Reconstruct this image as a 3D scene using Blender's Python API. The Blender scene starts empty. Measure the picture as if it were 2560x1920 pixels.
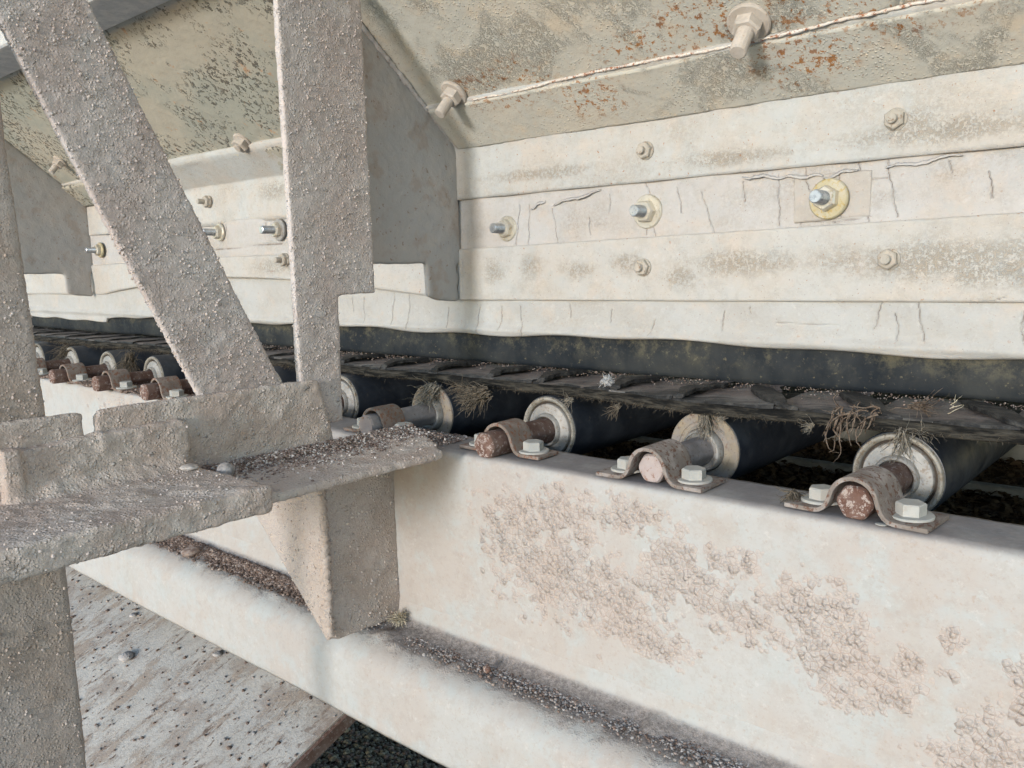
import bpy, bmesh, math, random
import numpy as np
from mathutils import Vector, Matrix
R = math.radians
random.seed(7)
RNG = np.random.default_rng(11)
scene = bpy.context.scene
COL = scene.collection

# ------------------------------------------------------------------ camera, sky, sun, exposure
CM = Matrix(((0.74956575, 0.66142269, -0.02590749),
             (0.0740048, -0.12263236, -0.98968914),
             (-0.65777995, 0.73991981, -0.14086947)))       # rows: right, down, forward ... fixed below
right = Vector((0.74956575, 0.66142269, -0.02590749))
down = Vector((0.0740048, -0.12263236, -0.98968914))
fwd = right.cross(down)
cam = bpy.data.cameras.new('camera')
cam.sensor_width = 36.0
cam.lens = 2124.4 / 2560 * 36
cam.clip_start = 0.02
cam.clip_end = 400
camo = bpy.data.objects.new('camera', cam)
m = Matrix((right, -down, -fwd)).transposed().to_4x4()
m.translation = Vector((0, -0.61416, 0.1955))
camo.matrix_world = m
COL.objects.link(camo)
scene.camera = camo
scene.cycles.use_denoising = True
scene.cycles.denoising_input_passes = 'RGB_ALBEDO_NORMAL'
scene.cycles.denoising_prefilter = 'NONE'
scene.cycles.use_adaptive_sampling = False

SUN_DIR = Vector((0.10, -0.96, 0.13)).normalized()
w = bpy.data.worlds.new('World')
scene.world = w
w.use_nodes = True
nt = w.node_tree
sky = nt.nodes.new('ShaderNodeTexSky')
sky.sky_type = 'NISHITA'
sky.sun_disc = False
sky.sun_elevation = math.asin(SUN_DIR.z)
sky.sun_rotation = math.atan2(SUN_DIR.x, SUN_DIR.y)
sky.air_density = 0.8
sky.dust_density = 0.2
sky.ozone_density = 1.0
nt.links.new(sky.outputs[0], nt.nodes['Background'].inputs[0])
nt.nodes['Background'].inputs[1].default_value = 0.15
sun = bpy.data.lights.new('sun', 'SUN')
sun.energy = 0.95
sun.angle = R(8)
sun.color = (1.0, 0.985, 0.965)
suno = bpy.data.objects.new('sun', sun)
suno.rotation_euler = SUN_DIR.to_track_quat('Z', 'Y').to_euler()
COL.objects.link(suno)
vs = scene.view_settings
vs.view_transform = 'Standard'
vs.look = 'None'
vs.exposure = 1.50
vs.gamma = 1.0


# ------------------------------------------------------------------ node helper
class G:
    def __init__(s, name, rough=0.85, metal=0.0, spec=0.35):
        s.m = bpy.data.materials.new(name)
        s.m.use_nodes = True
        s.t = s.m.node_tree
        s.b = s.t.nodes['Principled BSDF']
        s.b.inputs['Roughness'].default_value = rough
        s.b.inputs['Metallic'].default_value = metal
        s.b.inputs['Specular IOR Level'].default_value = spec
        tc = s.t.nodes.new('ShaderNodeTexCoord')
        oi = s.t.nodes.new('ShaderNodeObjectInfo')
        s.rnd = oi.outputs['Random']
        mul = s.vm('MULTIPLY', None, (7.3, 5.1, 3.7))
        s.link(s.rnd, mul.inputs[0])
        add = s.vm('ADD', tc.outputs['Object'], None)
        s.link(mul.outputs[0], add.inputs[1])
        s.raw = tc.outputs['Object']
        s.co = add.outputs[0]

    def link(s, a, b):
        s.t.links.new(a, b)

    def put(s, v, sock):
        if isinstance(v, bpy.types.NodeSocket):
            s.link(v, sock)
        elif v is not None:
            if isinstance(v, tuple) and len(v) == 3 and sock.type == 'RGBA':
                v = (*v, 1)
            sock.default_value = v

    def vm(s, op, a, b):
        n = s.t.nodes.new('ShaderNodeVectorMath')
        n.operation = op
        s.put(a, n.inputs[0])
        s.put(b, n.inputs[1])
        return n

    def scale(s, v, vec=None):
        return s.vm('MULTIPLY', vec or s.co, v).outputs[0]

    def noise(s, sc, det=4, rough=0.6, vec=None, dist=0.0, out='Fac'):
        n = s.t.nodes.new('ShaderNodeTexNoise')
        s.put(vec or s.co, n.inputs['Vector'])
        n.inputs['Scale'].default_value = sc
        n.inputs['Detail'].default_value = det
        n.inputs['Roughness'].default_value = rough
        n.inputs['Distortion'].default_value = dist
        return n.outputs[out]

    def voro(s, sc, feat='F1', vec=None, out='Distance', dim='3D', rnd=1.0):
        n = s.t.nodes.new('ShaderNodeTexVoronoi')
        n.voronoi_dimensions = dim
        n.feature = feat
        s.put(vec or s.co, n.inputs['Vector'])
        n.inputs['Scale'].default_value = sc
        n.inputs['Randomness'].default_value = rnd
        return n.outputs[out] if out else n

    def ramp(s, x, a, b, lo=0.0, hi=1.0):
        n = s.t.nodes.new('ShaderNodeMapRange')
        n.interpolation_type = 'SMOOTHSTEP'
        s.put(x, n.inputs[0])
        for i, v in enumerate((a, b, lo, hi)):
            n.inputs[i + 1].default_value = v
        return n.outputs[0]

    def math(s, op, a, b=None):
        n = s.t.nodes.new('ShaderNodeMath')
        n.operation = op
        s.put(a, n.inputs[0])
        s.put(b, n.inputs[1])
        return n.outputs[0]

    def mul(s, a, b):
        return s.math('MULTIPLY', a, b)

    def add(s, a, b):
        return s.math('ADD', a, b)

    def mx(s, f, a, b):
        n = s.t.nodes.new('ShaderNodeMix')
        n.data_type = 'RGBA'
        s.put(f, n.inputs[0])
        s.put(a, n.inputs[6])
        s.put(b, n.inputs[7])
        return n.outputs[2]

    def attr(s, name):
        n = s.t.nodes.new('ShaderNodeAttribute')
        n.attribute_name = name
        return n.outputs['Fac']

    def sep(s, v=None):
        n = s.t.nodes.new('ShaderNodeSeparateXYZ')
        s.link(v or s.raw, n.inputs[0])
        return n.outputs

    def comb(s, x, y, z):
        n = s.t.nodes.new('ShaderNodeCombineXYZ')
        for i, v in enumerate((x, y, z)):
            s.put(v, n.inputs[i])
        return n.outputs[0]

    def bump(s, h, dist, strength=1.0, normal=None):
        n = s.t.nodes.new('ShaderNodeBump')
        n.inputs['Strength'].default_value = strength
        n.inputs['Distance'].default_value = dist
        s.link(h, n.inputs['Height'])
        if normal:
            s.link(normal, n.inputs['Normal'])
        return n.outputs[0]

    def done(s, col, normal=None, rough=None):
        s.put(col, s.b.inputs['Base Color'])
        if normal:
            s.link(normal, s.b.inputs['Normal'])
        if rough is not None:
            s.put(rough, s.b.inputs['Roughness'])
        return s.m


MAT = {}


def stucco(name, base, alt, pale, grain=1.0, rust=0.0):
    """steel coated with a grainy crust of dust and paint"""
    g = G(name, 0.92, 0, 0.2)
    big = g.noise(14, 4, 0.6)
    c = g.mx(g.ramp(big, 0.38, 0.62), base, alt)
    fine = g.noise(420, 3, 0.65)
    pres = g.ramp(g.noise(60, 3, 0.6), 0.36, 0.58)
    bead = g.mul(g.ramp(g.voro(340), 0.50, 0.10), pres)
    pick = g.ramp(g.noise(120, 2, 0.5), 0.50, 0.62)
    big_bead = g.mul(g.ramp(g.voro(150), 0.34, 0.08), pick)
    c = g.mx(g.mul(bead, 0.35), c, pale)
    c = g.mx(g.mul(big_bead, 0.5), c, pale)
    c = g.mx(g.mul(g.ramp(fine, 0.58, 0.70), 0.4), c, pale)
    c = g.mx(g.mul(g.ramp(fine, 0.44, 0.34), 0.35), c, tuple(x * 0.6 for x in base))
    c = g.mx(g.mul(g.ramp(g.noise(48, 6, 0.7), 0.52, 0.72), 0.35), c, tuple(x * y for x, y in zip(base, (0.80, 0.72, 0.66))))
    c = g.mx(g.mul(g.ramp(g.noise(34, 5, 0.65), 0.54, 0.66), 0.45), c, tuple(x * y for x, y in zip(alt, (1.05, 1.12, 1.15))))
    if rust:
        c = g.mx(g.mul(g.ramp(g.noise(150, 4, 0.65), 0.66, 0.70), rust), c, (0.17, 0.09, 0.06))
    h = g.add(g.mul(fine, 0.5), g.mul(bead, 0.4))
    h = g.add(h, g.mul(big_bead, 0.9))
    h = g.add(h, g.mul(g.noise(90, 4, 0.65), 0.4))
    h = g.add(h, g.mul(g.ramp(g.noise(13, 6, 0.6), 0.53, 0.537), 0.4))
    n = g.bump(h, 0.0020 * grain, 1.0)
    MAT[name] = g.done(c, n)


stucco('crust', (0.49, 0.415, 0.385), (0.545, 0.49, 0.465), (0.80, 0.74, 0.69), 1.0, 0.3)
stucco('crust_brown', (0.40, 0.33, 0.285), (0.45, 0.39, 0.355), (0.66, 0.58, 0.51), 0.9, 0.2)
stucco('crust_dusty', (0.46, 0.38, 0.335), (0.53, 0.465, 0.42), (0.78, 0.75, 0.72), 1.2, 0.45)
stucco('crust_grey', (0.40, 0.365, 0.35), (0.49, 0.46, 0.45), (0.66, 0.63, 0.61), 0.8, 0.2)

stucco('bead', (0.50, 0.43, 0.395), (0.56, 0.50, 0.465), (0.78, 0.74, 0.70), 0.5, 0.0)


def ellipse_mask(g, x, z, lst):
    """strongest of several soft ellipses, 1 in the middle and 0 at the rim"""
    best = None
    for cx, cz, rx, rz in lst:
        a = g.mul(g.math('SUBTRACT', x, cx), 1 / rx)
        b = g.mul(g.math('SUBTRACT', z, cz), 1 / rz)
        d = g.math('SQRT', g.add(g.mul(a, a), g.mul(b, b)))
        v = g.math('SUBTRACT', 1.0, d)
        best = v if best is None else g.math('MAXIMUM', best, v)
    return best


def painted_channel():
    g = G('channel_paint', 0.8, 0, 0.3)
    o = g.sep()
    x, z = o[0], o[2]
    c = g.mx(g.ramp(g.noise(9, 5, 0.6), 0.4, 0.62), (0.41, 0.375, 0.35), (0.42, 0.415, 0.405))
    c = g.mx(g.ramp(g.noise(22, 5, 0.65), 0.5, 0.64), c, (0.405, 0.415, 0.41))
    c = g.mx(g.mul(g.ramp(g.noise(16, 6, 0.7), 0.55, 0.7), 0.35), c, (0.39, 0.32, 0.265))
    c = g.mx(g.mul(g.ramp(g.noise(260, 3, 0.6), 0.62, 0.72), 0.4), c, (0.36, 0.27, 0.21))
    c = g.mx(g.mul(g.ramp(g.noise(75, 7, 0.8), 0.47, 0.62), 0.30), c, (0.33, 0.285, 0.25))
    c = g.mx(g.mul(g.ramp(g.noise(200, 5, 0.8), 0.55, 0.66), 0.35), c, (0.34, 0.27, 0.215))
    c = g.mx(g.mul(g.ramp(g.noise(120, 6, 0.8), 0.56, 0.66), 0.30), c, (0.56, 0.55, 0.53))
    drip = g.noise(34, 4, 0.6, vec=g.scale((1.0, 1.0, 0.14)))
    c = g.mx(g.mul(g.ramp(drip, 0.56, 0.70), 0.22), c, (0.36, 0.30, 0.25))
    p2 = g.comb(x, z, 0.0)
    # loose paint blisters in patches
    pat = [(-.545, -.075, .055, .05), (-.50, -.10, .085, .05), (-.485, -.04, .05, .028), (-.43, -.115, .06, .04), (-.385, -.142, .05, .016),
           (-.415, -.03, .035, .018), (-.365, -.062, .034, .032), (-.385, -.088, .03, .02), (-.315, -.052, .032, .014), (-.335, -.085, .03, .02),
           (-.30, -.10, .035, .022), (-.245, -.075, .045, .030), (-.225, -.10, .045, .032), (-.19, -.118, .03, .022), (-.225, -.135, .022, .014),
           (-.17, -.098, .02, .012), (-.115, -.145, .03, .035), (-.10, -.09, .014, .02), (-.145, -.07, .012, .01), (-.135, -.155, .03, .018),
           (-1.36, -.060, .14, .05), (-1.33, -.13, .1, .08)]
    wob = g.math('SUBTRACT', g.noise(30, 4, 0.65), 0.5)

    def layer(sc, amp, thr):
        vn = g.voro(sc, 'F1', p2, None, '2D', 1.0)
        po = g.sep(vn.outputs['Position'])
        wn = g.t.nodes.new('ShaderNodeTexNoise')
        wn.inputs['Scale'].default_value = 60
        wn.inputs['Detail'].default_value = 5
        wn.inputs['Roughness'].default_value = 0.7
        g.link(vn.outputs['Position'], wn.inputs['Vector'])
        mk = ellipse_mask(g, po[0], po[1], pat)
        mk = g.add(mk, g.mul(g.math('SUBTRACT', wn.outputs['Fac'], 0.5), 4.2))
        on = g.ramp(mk, thr - 0.03, thr + 0.03)
        dome = g.ramp(vn.outputs['Distance'], 0.62, 0.12)
        edge = g.voro(sc, 'DISTANCE_TO_EDGE', p2, 'Distance', '2D', 1.0)
        return g.mul(on, dome), on, g.mul(on, g.ramp(edge, 0.075, 0.02))
    wv = g.vm('SCALE', None, None)
    nz = g.noise(60, 3, 0.6, out='Color')
    s0 = g.vm('SUBTRACT', nz, (0.5, 0.5, 0.5)).outputs[0]
    g.link(s0, wv.inputs[0])
    wv.inputs['Scale'].default_value = 0.006
    p2 = g.vm('ADD', p2, wv.outputs[0]).outputs[0]
    d1, o1, e1 = layer(165, 1, 0.26)
    d2, o2, e2 = layer(280, 1, 0.10)
    c = g.mx(g.mul(g.math('MAXIMUM', o1, o2), 0.5), c, (0.45, 0.375, 0.335))
    c = g.mx(g.mul(g.math('MAXIMUM', e1, g.mul(e2, 0.5)), 0.42), c, (0.24, 0.15, 0.11))
    hv = g.ramp(g.noise(55, 4, 0.65), 0.34, 0.60, 0.25, 1.0)
    h = g.mul(g.add(g.mul(d1, 1.0), g.mul(d2, 0.42)), hv)
    h = g.add(h, g.mul(g.noise(330, 3, 0.6), 0.09))
    h = g.add(h, g.mul(g.noise(30, 3, 0.6), 0.2))
    # grey dust film on the level top flange, darkened to paint in its shade
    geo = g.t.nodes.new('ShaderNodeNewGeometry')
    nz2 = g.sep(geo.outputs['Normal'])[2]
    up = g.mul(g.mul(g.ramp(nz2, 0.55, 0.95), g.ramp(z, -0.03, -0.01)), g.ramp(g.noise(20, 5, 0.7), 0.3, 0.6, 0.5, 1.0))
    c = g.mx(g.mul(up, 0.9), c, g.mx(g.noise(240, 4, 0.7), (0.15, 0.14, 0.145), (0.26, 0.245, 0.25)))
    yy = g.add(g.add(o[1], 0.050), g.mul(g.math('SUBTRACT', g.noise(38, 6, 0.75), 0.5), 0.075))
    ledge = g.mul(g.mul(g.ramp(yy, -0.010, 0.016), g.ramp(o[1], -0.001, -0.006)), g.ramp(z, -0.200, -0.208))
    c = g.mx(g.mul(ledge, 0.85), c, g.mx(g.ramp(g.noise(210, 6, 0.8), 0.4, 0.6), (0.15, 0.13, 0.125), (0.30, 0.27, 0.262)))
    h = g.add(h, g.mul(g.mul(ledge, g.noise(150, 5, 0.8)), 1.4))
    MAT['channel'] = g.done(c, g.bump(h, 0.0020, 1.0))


painted_channel()


def hopper_paint():
    g = G('hopper_paint', 0.75, 0, 0.35)
    c = g.mx(g.ramp(g.noise(7, 5, 0.65), 0.4, 0.6), (0.46, 0.45, 0.405), (0.50, 0.465, 0.40))
    c = g.mx(g.mul(g.ramp(g.noise(30, 6, 0.7), 0.50, 0.68), 0.7), c, (0.53, 0.45, 0.35))
    c = g.mx(g.mul(g.ramp(g.noise(45, 5, 0.7), 0.54, 0.66), 0.35), c, (0.43, 0.44, 0.425))
    peel = g.ramp(g.noise(10, 4, 0.6, dist=0.6), 0.50, 0.62)
    rid = g.math('ABSOLUTE', g.math('SUBTRACT', g.noise(170, 6, 0.8, dist=0.5), 0.5))
    flake = g.mul(g.ramp(rid, 0.05, 0.0), peel)
    c = g.mx(g.mul(flake, 0.25), c, (0.58, 0.54, 0.46))
    c = g.mx(g.mul(g.ramp(g.noise(140, 6, 0.8), 0.56, 0.66), g.mul(peel, 0.25)), c, (0.34, 0.29, 0.225))
    o = g.sep()
    near = ellipse_mask(g, o[0], o[2], [(-.655, .394, .075, .022), (-.48, .402, .06, .012), (-.395, .408, .075, .022), (-.30, .410, .06, .02), (-.22, .40, .08, .03), (-.33, .375, .05, .03),
                                        (-1.19, .392, .05, .02), (-1.43, .392, .05, .02), (-.55, .37, .05, .02)])
    rz = g.ramp(g.add(near, g.mul(g.math('SUBTRACT', g.noise(22, 4, 0.65), 0.5), 1.6)), -0.25, 0.45)
    rm = g.mul(g.add(g.mul(rz, 0.93), 0.07), g.ramp(g.noise(130, 6, 0.75), 0.54, 0.59))
    c = g.mx(g.mul(rm, 0.95), c, (0.30, 0.125, 0.03))
    rm2 = g.mul(g.ramp(g.noise(60, 6, 0.75), 0.57, 0.62), rz)
    c = g.mx(g.mul(rm2, 0.85), c, (0.23, 0.09, 0.03))
    c = g.mx(g.mul(g.ramp(g.noise(330, 2, 0.5), 0.66, 0.72), 0.7), c, (0.22, 0.13, 0.08))
    grit = g.ramp(g.voro(300), 0.42, 0.08)
    gm = g.ramp(g.noise(16, 4, 0.6), 0.42, 0.6)
    c = g.mx(g.mul(g.mul(grit, gm), 0.35), c, (0.64, 0.59, 0.50))
    h = g.add(g.mul(flake, 0.4), g.mul(g.mul(grit, gm), 0.5))
    h = g.add(h, g.mul(g.noise(90, 5, 0.7), 0.8))
    MAT['hopper'] = g.done(c, g.bump(h, 0.0015, 0.9))
    # the far bay, cream grey with dark grains sticking to it
    g = G('hopper_grainy', 0.8, 0, 0.3)
    c = g.mx(g.ramp(g.noise(8, 4, 0.6), 0.4, 0.6), (0.33, 0.33, 0.285), (0.39, 0.36, 0.30))
    c = g.mx(g.ramp(g.noise(40, 5, 0.7), 0.62, 0.68), c, (0.42, 0.27, 0.17))
    zone = g.ramp(g.noise(13, 3, 0.6), 0.44, 0.58)
    gr = g.mul(g.ramp(g.noise(130, 5, 0.75), 0.535, 0.59), zone)
    c = g.mx(gr, c, (0.13, 0.115, 0.095))
    h = g.add(g.mul(gr, 1.2), g.mul(g.noise(60, 4, 0.6), 0.6))
    MAT['hopper_far'] = g.done(c, g.bump(h, 0.003, 0.9))


hopper_paint()


def board_mat(name, a, b, mould, speck, spots=None):
    g = G(name, 0.8, 0, 0.3)
    c = g.mx(g.ramp(g.noise(13, 5, 0.65), 0.38, 0.62), a, b)
    c = g.mx(g.mul(g.ramp(g.noise(24, 5, 0.7), 0.52, 0.68), 0.5), c, (0.49, 0.42, 0.36))
    st = g.scale((0.6, 1.0, 1.0))
    zone = g.math('MINIMUM', g.mul(g.ramp(g.noise(15, 5, 0.6, vec=st), 0.46, 0.72), mould), 1.0)
    if spots:
        o = g.sep()
        em = ellipse_mask(g, o[0], o[2], spots)
        em = g.add(em, g.mul(g.math('SUBTRACT', g.noise(45, 5, 0.7), 0.5), 1.3))
        zone = g.math('MAXIMUM', g.mul(zone, 0.6), g.mul(g.ramp(em, -0.15, 0.9), 0.9))
    mo = g.mul(zone, g.ramp(g.noise(300, 5, 0.8), 0.44, 0.58))
    c = g.mx(g.mul(mo, 0.85), c, (0.29, 0.24, 0.18))
    c = g.mx(g.mul(zone, 0.22), c, (0.42, 0.39, 0.34))
    c = g.mx(g.mul(g.ramp(g.noise(38, 6, 0.75), 0.52, 0.66), 0.45), c, (0.40, 0.41, 0.405))
    sp = g.math('MAXIMUM', g.ramp(g.noise(240, 3, 0.6), 0.66, 0.70), g.mul(g.ramp(g.noise(120, 5, 0.75), 0.66, 0.70), 0.8))
    c = g.mx(g.mul(sp, speck), c, (0.33, 0.17, 0.09))
    c = g.mx(g.mul(g.ramp(g.noise(420, 2, 0.6), 0.68, 0.74), 0.8), c, (0.25, 0.22, 0.2))
    c = g.mx(g.mul(g.ramp(g.noise(70, 7, 0.8), 0.48, 0.63), 0.30), c, (0.33, 0.30, 0.265))
    c = g.mx(g.mul(g.ramp(g.noise(130, 6, 0.8), 0.55, 0.66), 0.30), c, (0.55, 0.545, 0.53))
    cr = g.attr('crack')
    c = g.mx(g.mul(g.ramp(cr, 0.35, 1.0), g.ramp(g.noise(60, 3, 0.6), 0.35, 0.6, 0.25, 0.85)), c, (0.17, 0.13, 0.105))
    h = g.add(g.mul(g.noise(240, 4, 0.75), 0.8), g.mul(g.noise(35, 4, 0.6), 0.8))
    h = g.add(h, g.mul(mo, 0.4))
    h = g.math('SUBTRACT', h, g.mul(cr, 0.8))
    MAT[name] = g.done(c, g.bump(h, 0.0013, 0.8))


board_mat('board', (0.44, 0.45, 0.445), (0.455, 0.425, 0.39), 0.8, 0.9, [(-.22, .298, .13, .016), (-.08, .300, .07, .024), (-.42, .294, .09, .012), (-.66, .300, .12, .010), (-.235, .305, .03, .02), (-1.2, .32, .08, .02)])
board_mat('board_mouldy', (0.445, 0.44, 0.425), (0.46, 0.43, 0.395), 0.8, 0.7, [(-.22, .190, .15, .024), (-.40, .190, .08, .018), (-.735, .185, .022, .024), (-.675, .190, .020, .022), (-.60, .186, .035, .013), (-.535, .192, .03, .016), (-.10, .20, .06, .03), (-.47, .176, .03, .02), (-.16, .178, .08, .02), (-1.2, .20, .1, .02)])
board_mat('board_rubber', (0.445, 0.435, 0.43), (0.44, 0.415, 0.395), 0.55, 0.3)
board_mat('patch_rubber', (0.385, 0.37, 0.345), (0.415, 0.38, 0.345), 1.0, 0.5)
board_mat('skirt_white', (0.42, 0.42, 0.412), (0.405, 0.395, 0.378), 0.35, 0.3)


def misc():
    g = G('rib_paint', 0.85, 0, 0.3)
    c = g.mx(g.ramp(g.noise(11, 5, 0.65), 0.4, 0.62), (0.37, 0.36, 0.355), (0.41, 0.38, 0.36))
    c = g.mx(g.mul(g.ramp(g.noise(180, 3, 0.6), 0.64, 0.7), 0.8), c, (0.25, 0.18, 0.14))
    c = g.mx(g.mul(g.ramp(g.noise(30, 4, 0.6), 0.52, 0.66), 0.55), c, (0.33, 0.27, 0.225))
    h = g.add(g.mul(g.noise(190, 4, 0.7), 0.5), g.mul(g.noise(45, 4, 0.6), 0.8))
    MAT['rib'] = g.done(c, g.bump(h, 0.0016, 0.8))

    g = G('skirt_black', 0.7, 0, 0.2)
    st = g.scale((1.0, 1.0, 0.6))
    c = g.mx(g.ramp(g.noise(14, 4, 0.6, vec=st), 0.38, 0.66), (0.013, 0.017, 0.022), (0.034, 0.037, 0.038))
    o = g.sep()
    upz = g.ramp(o[2], 0.072, 0.105)
    c = g.mx(g.mul(g.mul(g.ramp(g.noise(45, 6, 0.8), 0.47, 0.68), 0.75), upz), c, (0.12, 0.108, 0.072))
    c = g.mx(g.mul(g.ramp(g.noise(150, 6, 0.8), 0.59, 0.66), 0.4), c, (0.22, 0.19, 0.12))
    h = g.noise(80, 5, 0.7)
    MAT['rubber'] = g.done(c, g.bump(h, 0.0010, 0.6), g.ramp(g.noise(30), 0.4, 0.6, 0.65, 0.85))

    g = G('roller_rubber', 0.5, 0, 0.45)
    c = g.mx(g.ramp(g.noise(30, 4, 0.6), 0.4, 0.7), (0.014, 0.018, 0.026), (0.030, 0.036, 0.046))
    c = g.mx(g.mul(g.ramp(g.noise(140, 5, 0.7), 0.6, 0.7), 0.5), c, (0.10, 0.08, 0.06))
    MAT['roller'] = g.done(c, g.bump(g.noise(200, 4, 0.6), 0.0006, 0.5), g.ramp(g.noise(24), 0.4, 0.6, 0.42, 0.65))

    g = G('belt_top', 0.7, 0, 0.4)
    st = g.scale((0.45, 2.2, 1.0))
    c = g.mx(g.ramp(g.noise(30, 5, 0.7, vec=st), 0.42, 0.66), (0.03, 0.03, 0.031), (0.15, 0.145, 0.14))
    c = g.mx(g.mul(g.ramp(g.noise(18, 4, 0.6, vec=st), 0.54, 0.64), 0.7), c, (0.21, 0.205, 0.20))
    o = g.sep()
    dusty = g.mul(g.ramp(g.add(o[1], g.mul(g.noise(40, 5, 0.7), 0.07)), 0.138, 0.178), g.ramp(g.noise(60, 5, 0.7), 0.3, 0.55))
    c = g.mx(g.mul(dusty, 0.75), c, g.mx(g.noise(200, 4, 0.7), (0.11, 0.085, 0.078), (0.27, 0.225, 0.21)))
    c = g.mx(g.ramp(g.noise(330, 3, 0.6), 0.68, 0.72), c, (0.33, 0.30, 0.27))
    h = g.add(g.mul(g.noise(60, 5, 0.7, vec=st), 1.0), g.mul(g.noise(300, 4, 0.7), 0.5))
    MAT['belt'] = g.done(c, g.bump(h, 0.0022, 0.8))

    g = G('belt_black', 0.55, 0, 0.4)
    c = g.mx(g.ramp(g.noise(90, 5, 0.7), 0.45, 0.68), (0.010, 0.010, 0.011), (0.045, 0.044, 0.042))
    MAT['belt_black'] = g.done(c, g.bump(g.noise(160, 5, 0.7), 0.002, 0.9))

    g = G('belt_edge', 0.95, 0, 0.1)
    c = g.mx(g.ramp(g.noise(80, 5, 0.7, vec=g.scale((0.4, 1, 3))), 0.4, 0.65), (0.012, 0.012, 0.012), (0.07, 0.064, 0.054))
    MAT['belt_edge'] = g.done(c, g.bump(g.noise(260, 4, 0.7, vec=g.scale((0.4, 1, 3))), 0.002, 0.9))

    def metal(name, a, b, rustc, rf, lo, hi, rough, met):
        g = G(name, rough, met, 0.4)
        c = g.mx(g.ramp(g.noise(60, 4, 0.6), 0.4, 0.64), a, b)
        c = g.mx(g.mul(g.ramp(g.noise(210, 5, 0.75), lo, hi), rf), c, rustc)
        c = g.mx(g.mul(g.ramp(g.noise(35, 4, 0.6), 0.5, 0.7), 0.35), c, tuple(0.5 * u + 0.5 * v for u, v in zip(a, rustc)))
        h = g.noise(260, 4, 0.7)
        MAT[name] = g.done(c, g.bump(h, 0.0007, 0.7))
    metal('galv', (0.28, 0.275, 0.265), (0.36, 0.345, 0.325), (0.20, 0.155, 0.12), 0.8, 0.52, 0.62, 0.6, 0.2)
    metal('galv_bright', (0.62, 0.62, 0.61), (0.70, 0.69, 0.67), (0.40, 0.31, 0.22), 0.6, 0.62, 0.68, 0.4, 0.6)
    metal('lip', (0.25, 0.235, 0.205), (0.34, 0.32, 0.285), (0.15, 0.115, 0.08), 0.9, 0.5, 0.6, 0.7, 0.1)
    metal('tan_steel', (0.29, 0.245, 0.185), (0.26, 0.235, 0.215), (0.17, 0.10, 0.07), 0.85, 0.54, 0.64, 0.8, 0.1)
    metal('groove', (0.045, 0.035, 0.028), (0.08, 0.06, 0.045), (0.02, 0.02, 0.02), 0.5, 0.5, 0.6, 0.9, 0)
    metal('rust_shaft', (0.115, 0.062, 0.048), (0.155, 0.10, 0.082), (0.34, 0.285, 0.265), 0.75, 0.545, 0.63, 0.9, 0)
    metal('rust_end', (0.115, 0.058, 0.043), (0.16, 0.095, 0.075), (0.40, 0.34, 0.31), 0.85, 0.51, 0.57, 0.95, 0)
    metal('grey_shaft', (0.235, 0.215, 0.215), (0.31, 0.285, 0.28), (0.13, 0.065, 0.045), 0.8, 0.58, 0.66, 0.8, 0)
    metal('grey_end', (0.36, 0.30, 0.285), (0.42, 0.36, 0.345), (0.22, 0.11, 0.08), 0.9, 0.57, 0.64, 0.9, 0)
    metal('strap', (0.20, 0.17, 0.15), (0.31, 0.275, 0.255), (0.12, 0.055, 0.035), 0.9, 0.53, 0.58, 0.85, 0.05)
    metal('strap_rusty', (0.17, 0.14, 0.12), (0.25, 0.21, 0.185), (0.19, 0.08, 0.045), 0.9, 0.52, 0.58, 0.9, 0)
    metal('bolt_paint', (0.36, 0.365, 0.35), (0.42, 0.41, 0.385), (0.37, 0.32, 0.27), 0.6, 0.56, 0.66, 0.7, 0)
    metal('bolt_dull', (0.37, 0.345, 0.30), (0.43, 0.39, 0.34), (0.20, 0.12, 0.07), 0.8, 0.56, 0.64, 0.8, 0)
    metal('bolt_dusty', (0.42, 0.375, 0.33), (0.50, 0.45, 0.40), (0.28, 0.17, 0.1), 0.6, 0.58, 0.66, 0.85, 0)
    metal('zinc', (0.55, 0.52, 0.46), (0.62, 0.57, 0.48), (0.34, 0.27, 0.14), 0.7, 0.56, 0.64, 0.4, 0.55)
    metal('zinc_yellow', (0.44, 0.39, 0.26), (0.47, 0.43, 0.34), (0.42, 0.30, 0.10), 0.8, 0.52, 0.6, 0.5, 0.3)
    metal('steel_shiny', (0.55, 0.57, 0.60), (0.68, 0.68, 0.68), (0.25, 0.27, 0.32), 0.6, 0.5, 0.6, 0.32, 0.85)
    metal('weld', (0.60, 0.54, 0.48), (0.66, 0.62, 0.57), (0.28, 0.105, 0.045), 0.95, 0.50, 0.60, 0.85, 0)
    metal('beam_paint', (0.42, 0.425, 0.43), (0.54, 0.53, 0.51), (0.25, 0.22, 0.2), 0.5, 0.55, 0.68, 0.8, 0)

    def plain(name, a, b, sc=200, rough=0.95):
        g = G(name, rough, 0, 0.15)
        c = g.mx(g.ramp(g.noise(sc, 3, 0.6), 0.35, 0.65), a, b)
        MAT[name] = g.done(c, g.bump(g.noise(sc * 2, 3, 0.6), 0.001, 0.6))
    plain('fibre', (0.15, 0.135, 0.115), (0.27, 0.245, 0.205))
    plain('fibre_dark', (0.08, 0.068, 0.055), (0.16, 0.135, 0.105))
    plain('root', (0.10, 0.072, 0.055), (0.19, 0.15, 0.12))
    plain('twig', (0.40, 0.35, 0.26), (0.55, 0.50, 0.40))
    plain('grit', (0.19, 0.135, 0.115), (0.37, 0.31, 0.28), 120)
    plain('grit_dark', (0.12, 0.085, 0.07), (0.22, 0.165, 0.14), 120)
    plain('grit_pale', (0.42, 0.38, 0.35), (0.62, 0.58, 0.55), 120)
    plain('chips', (0.055, 0.036, 0.02), (0.18, 0.125, 0.07), 60)
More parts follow.
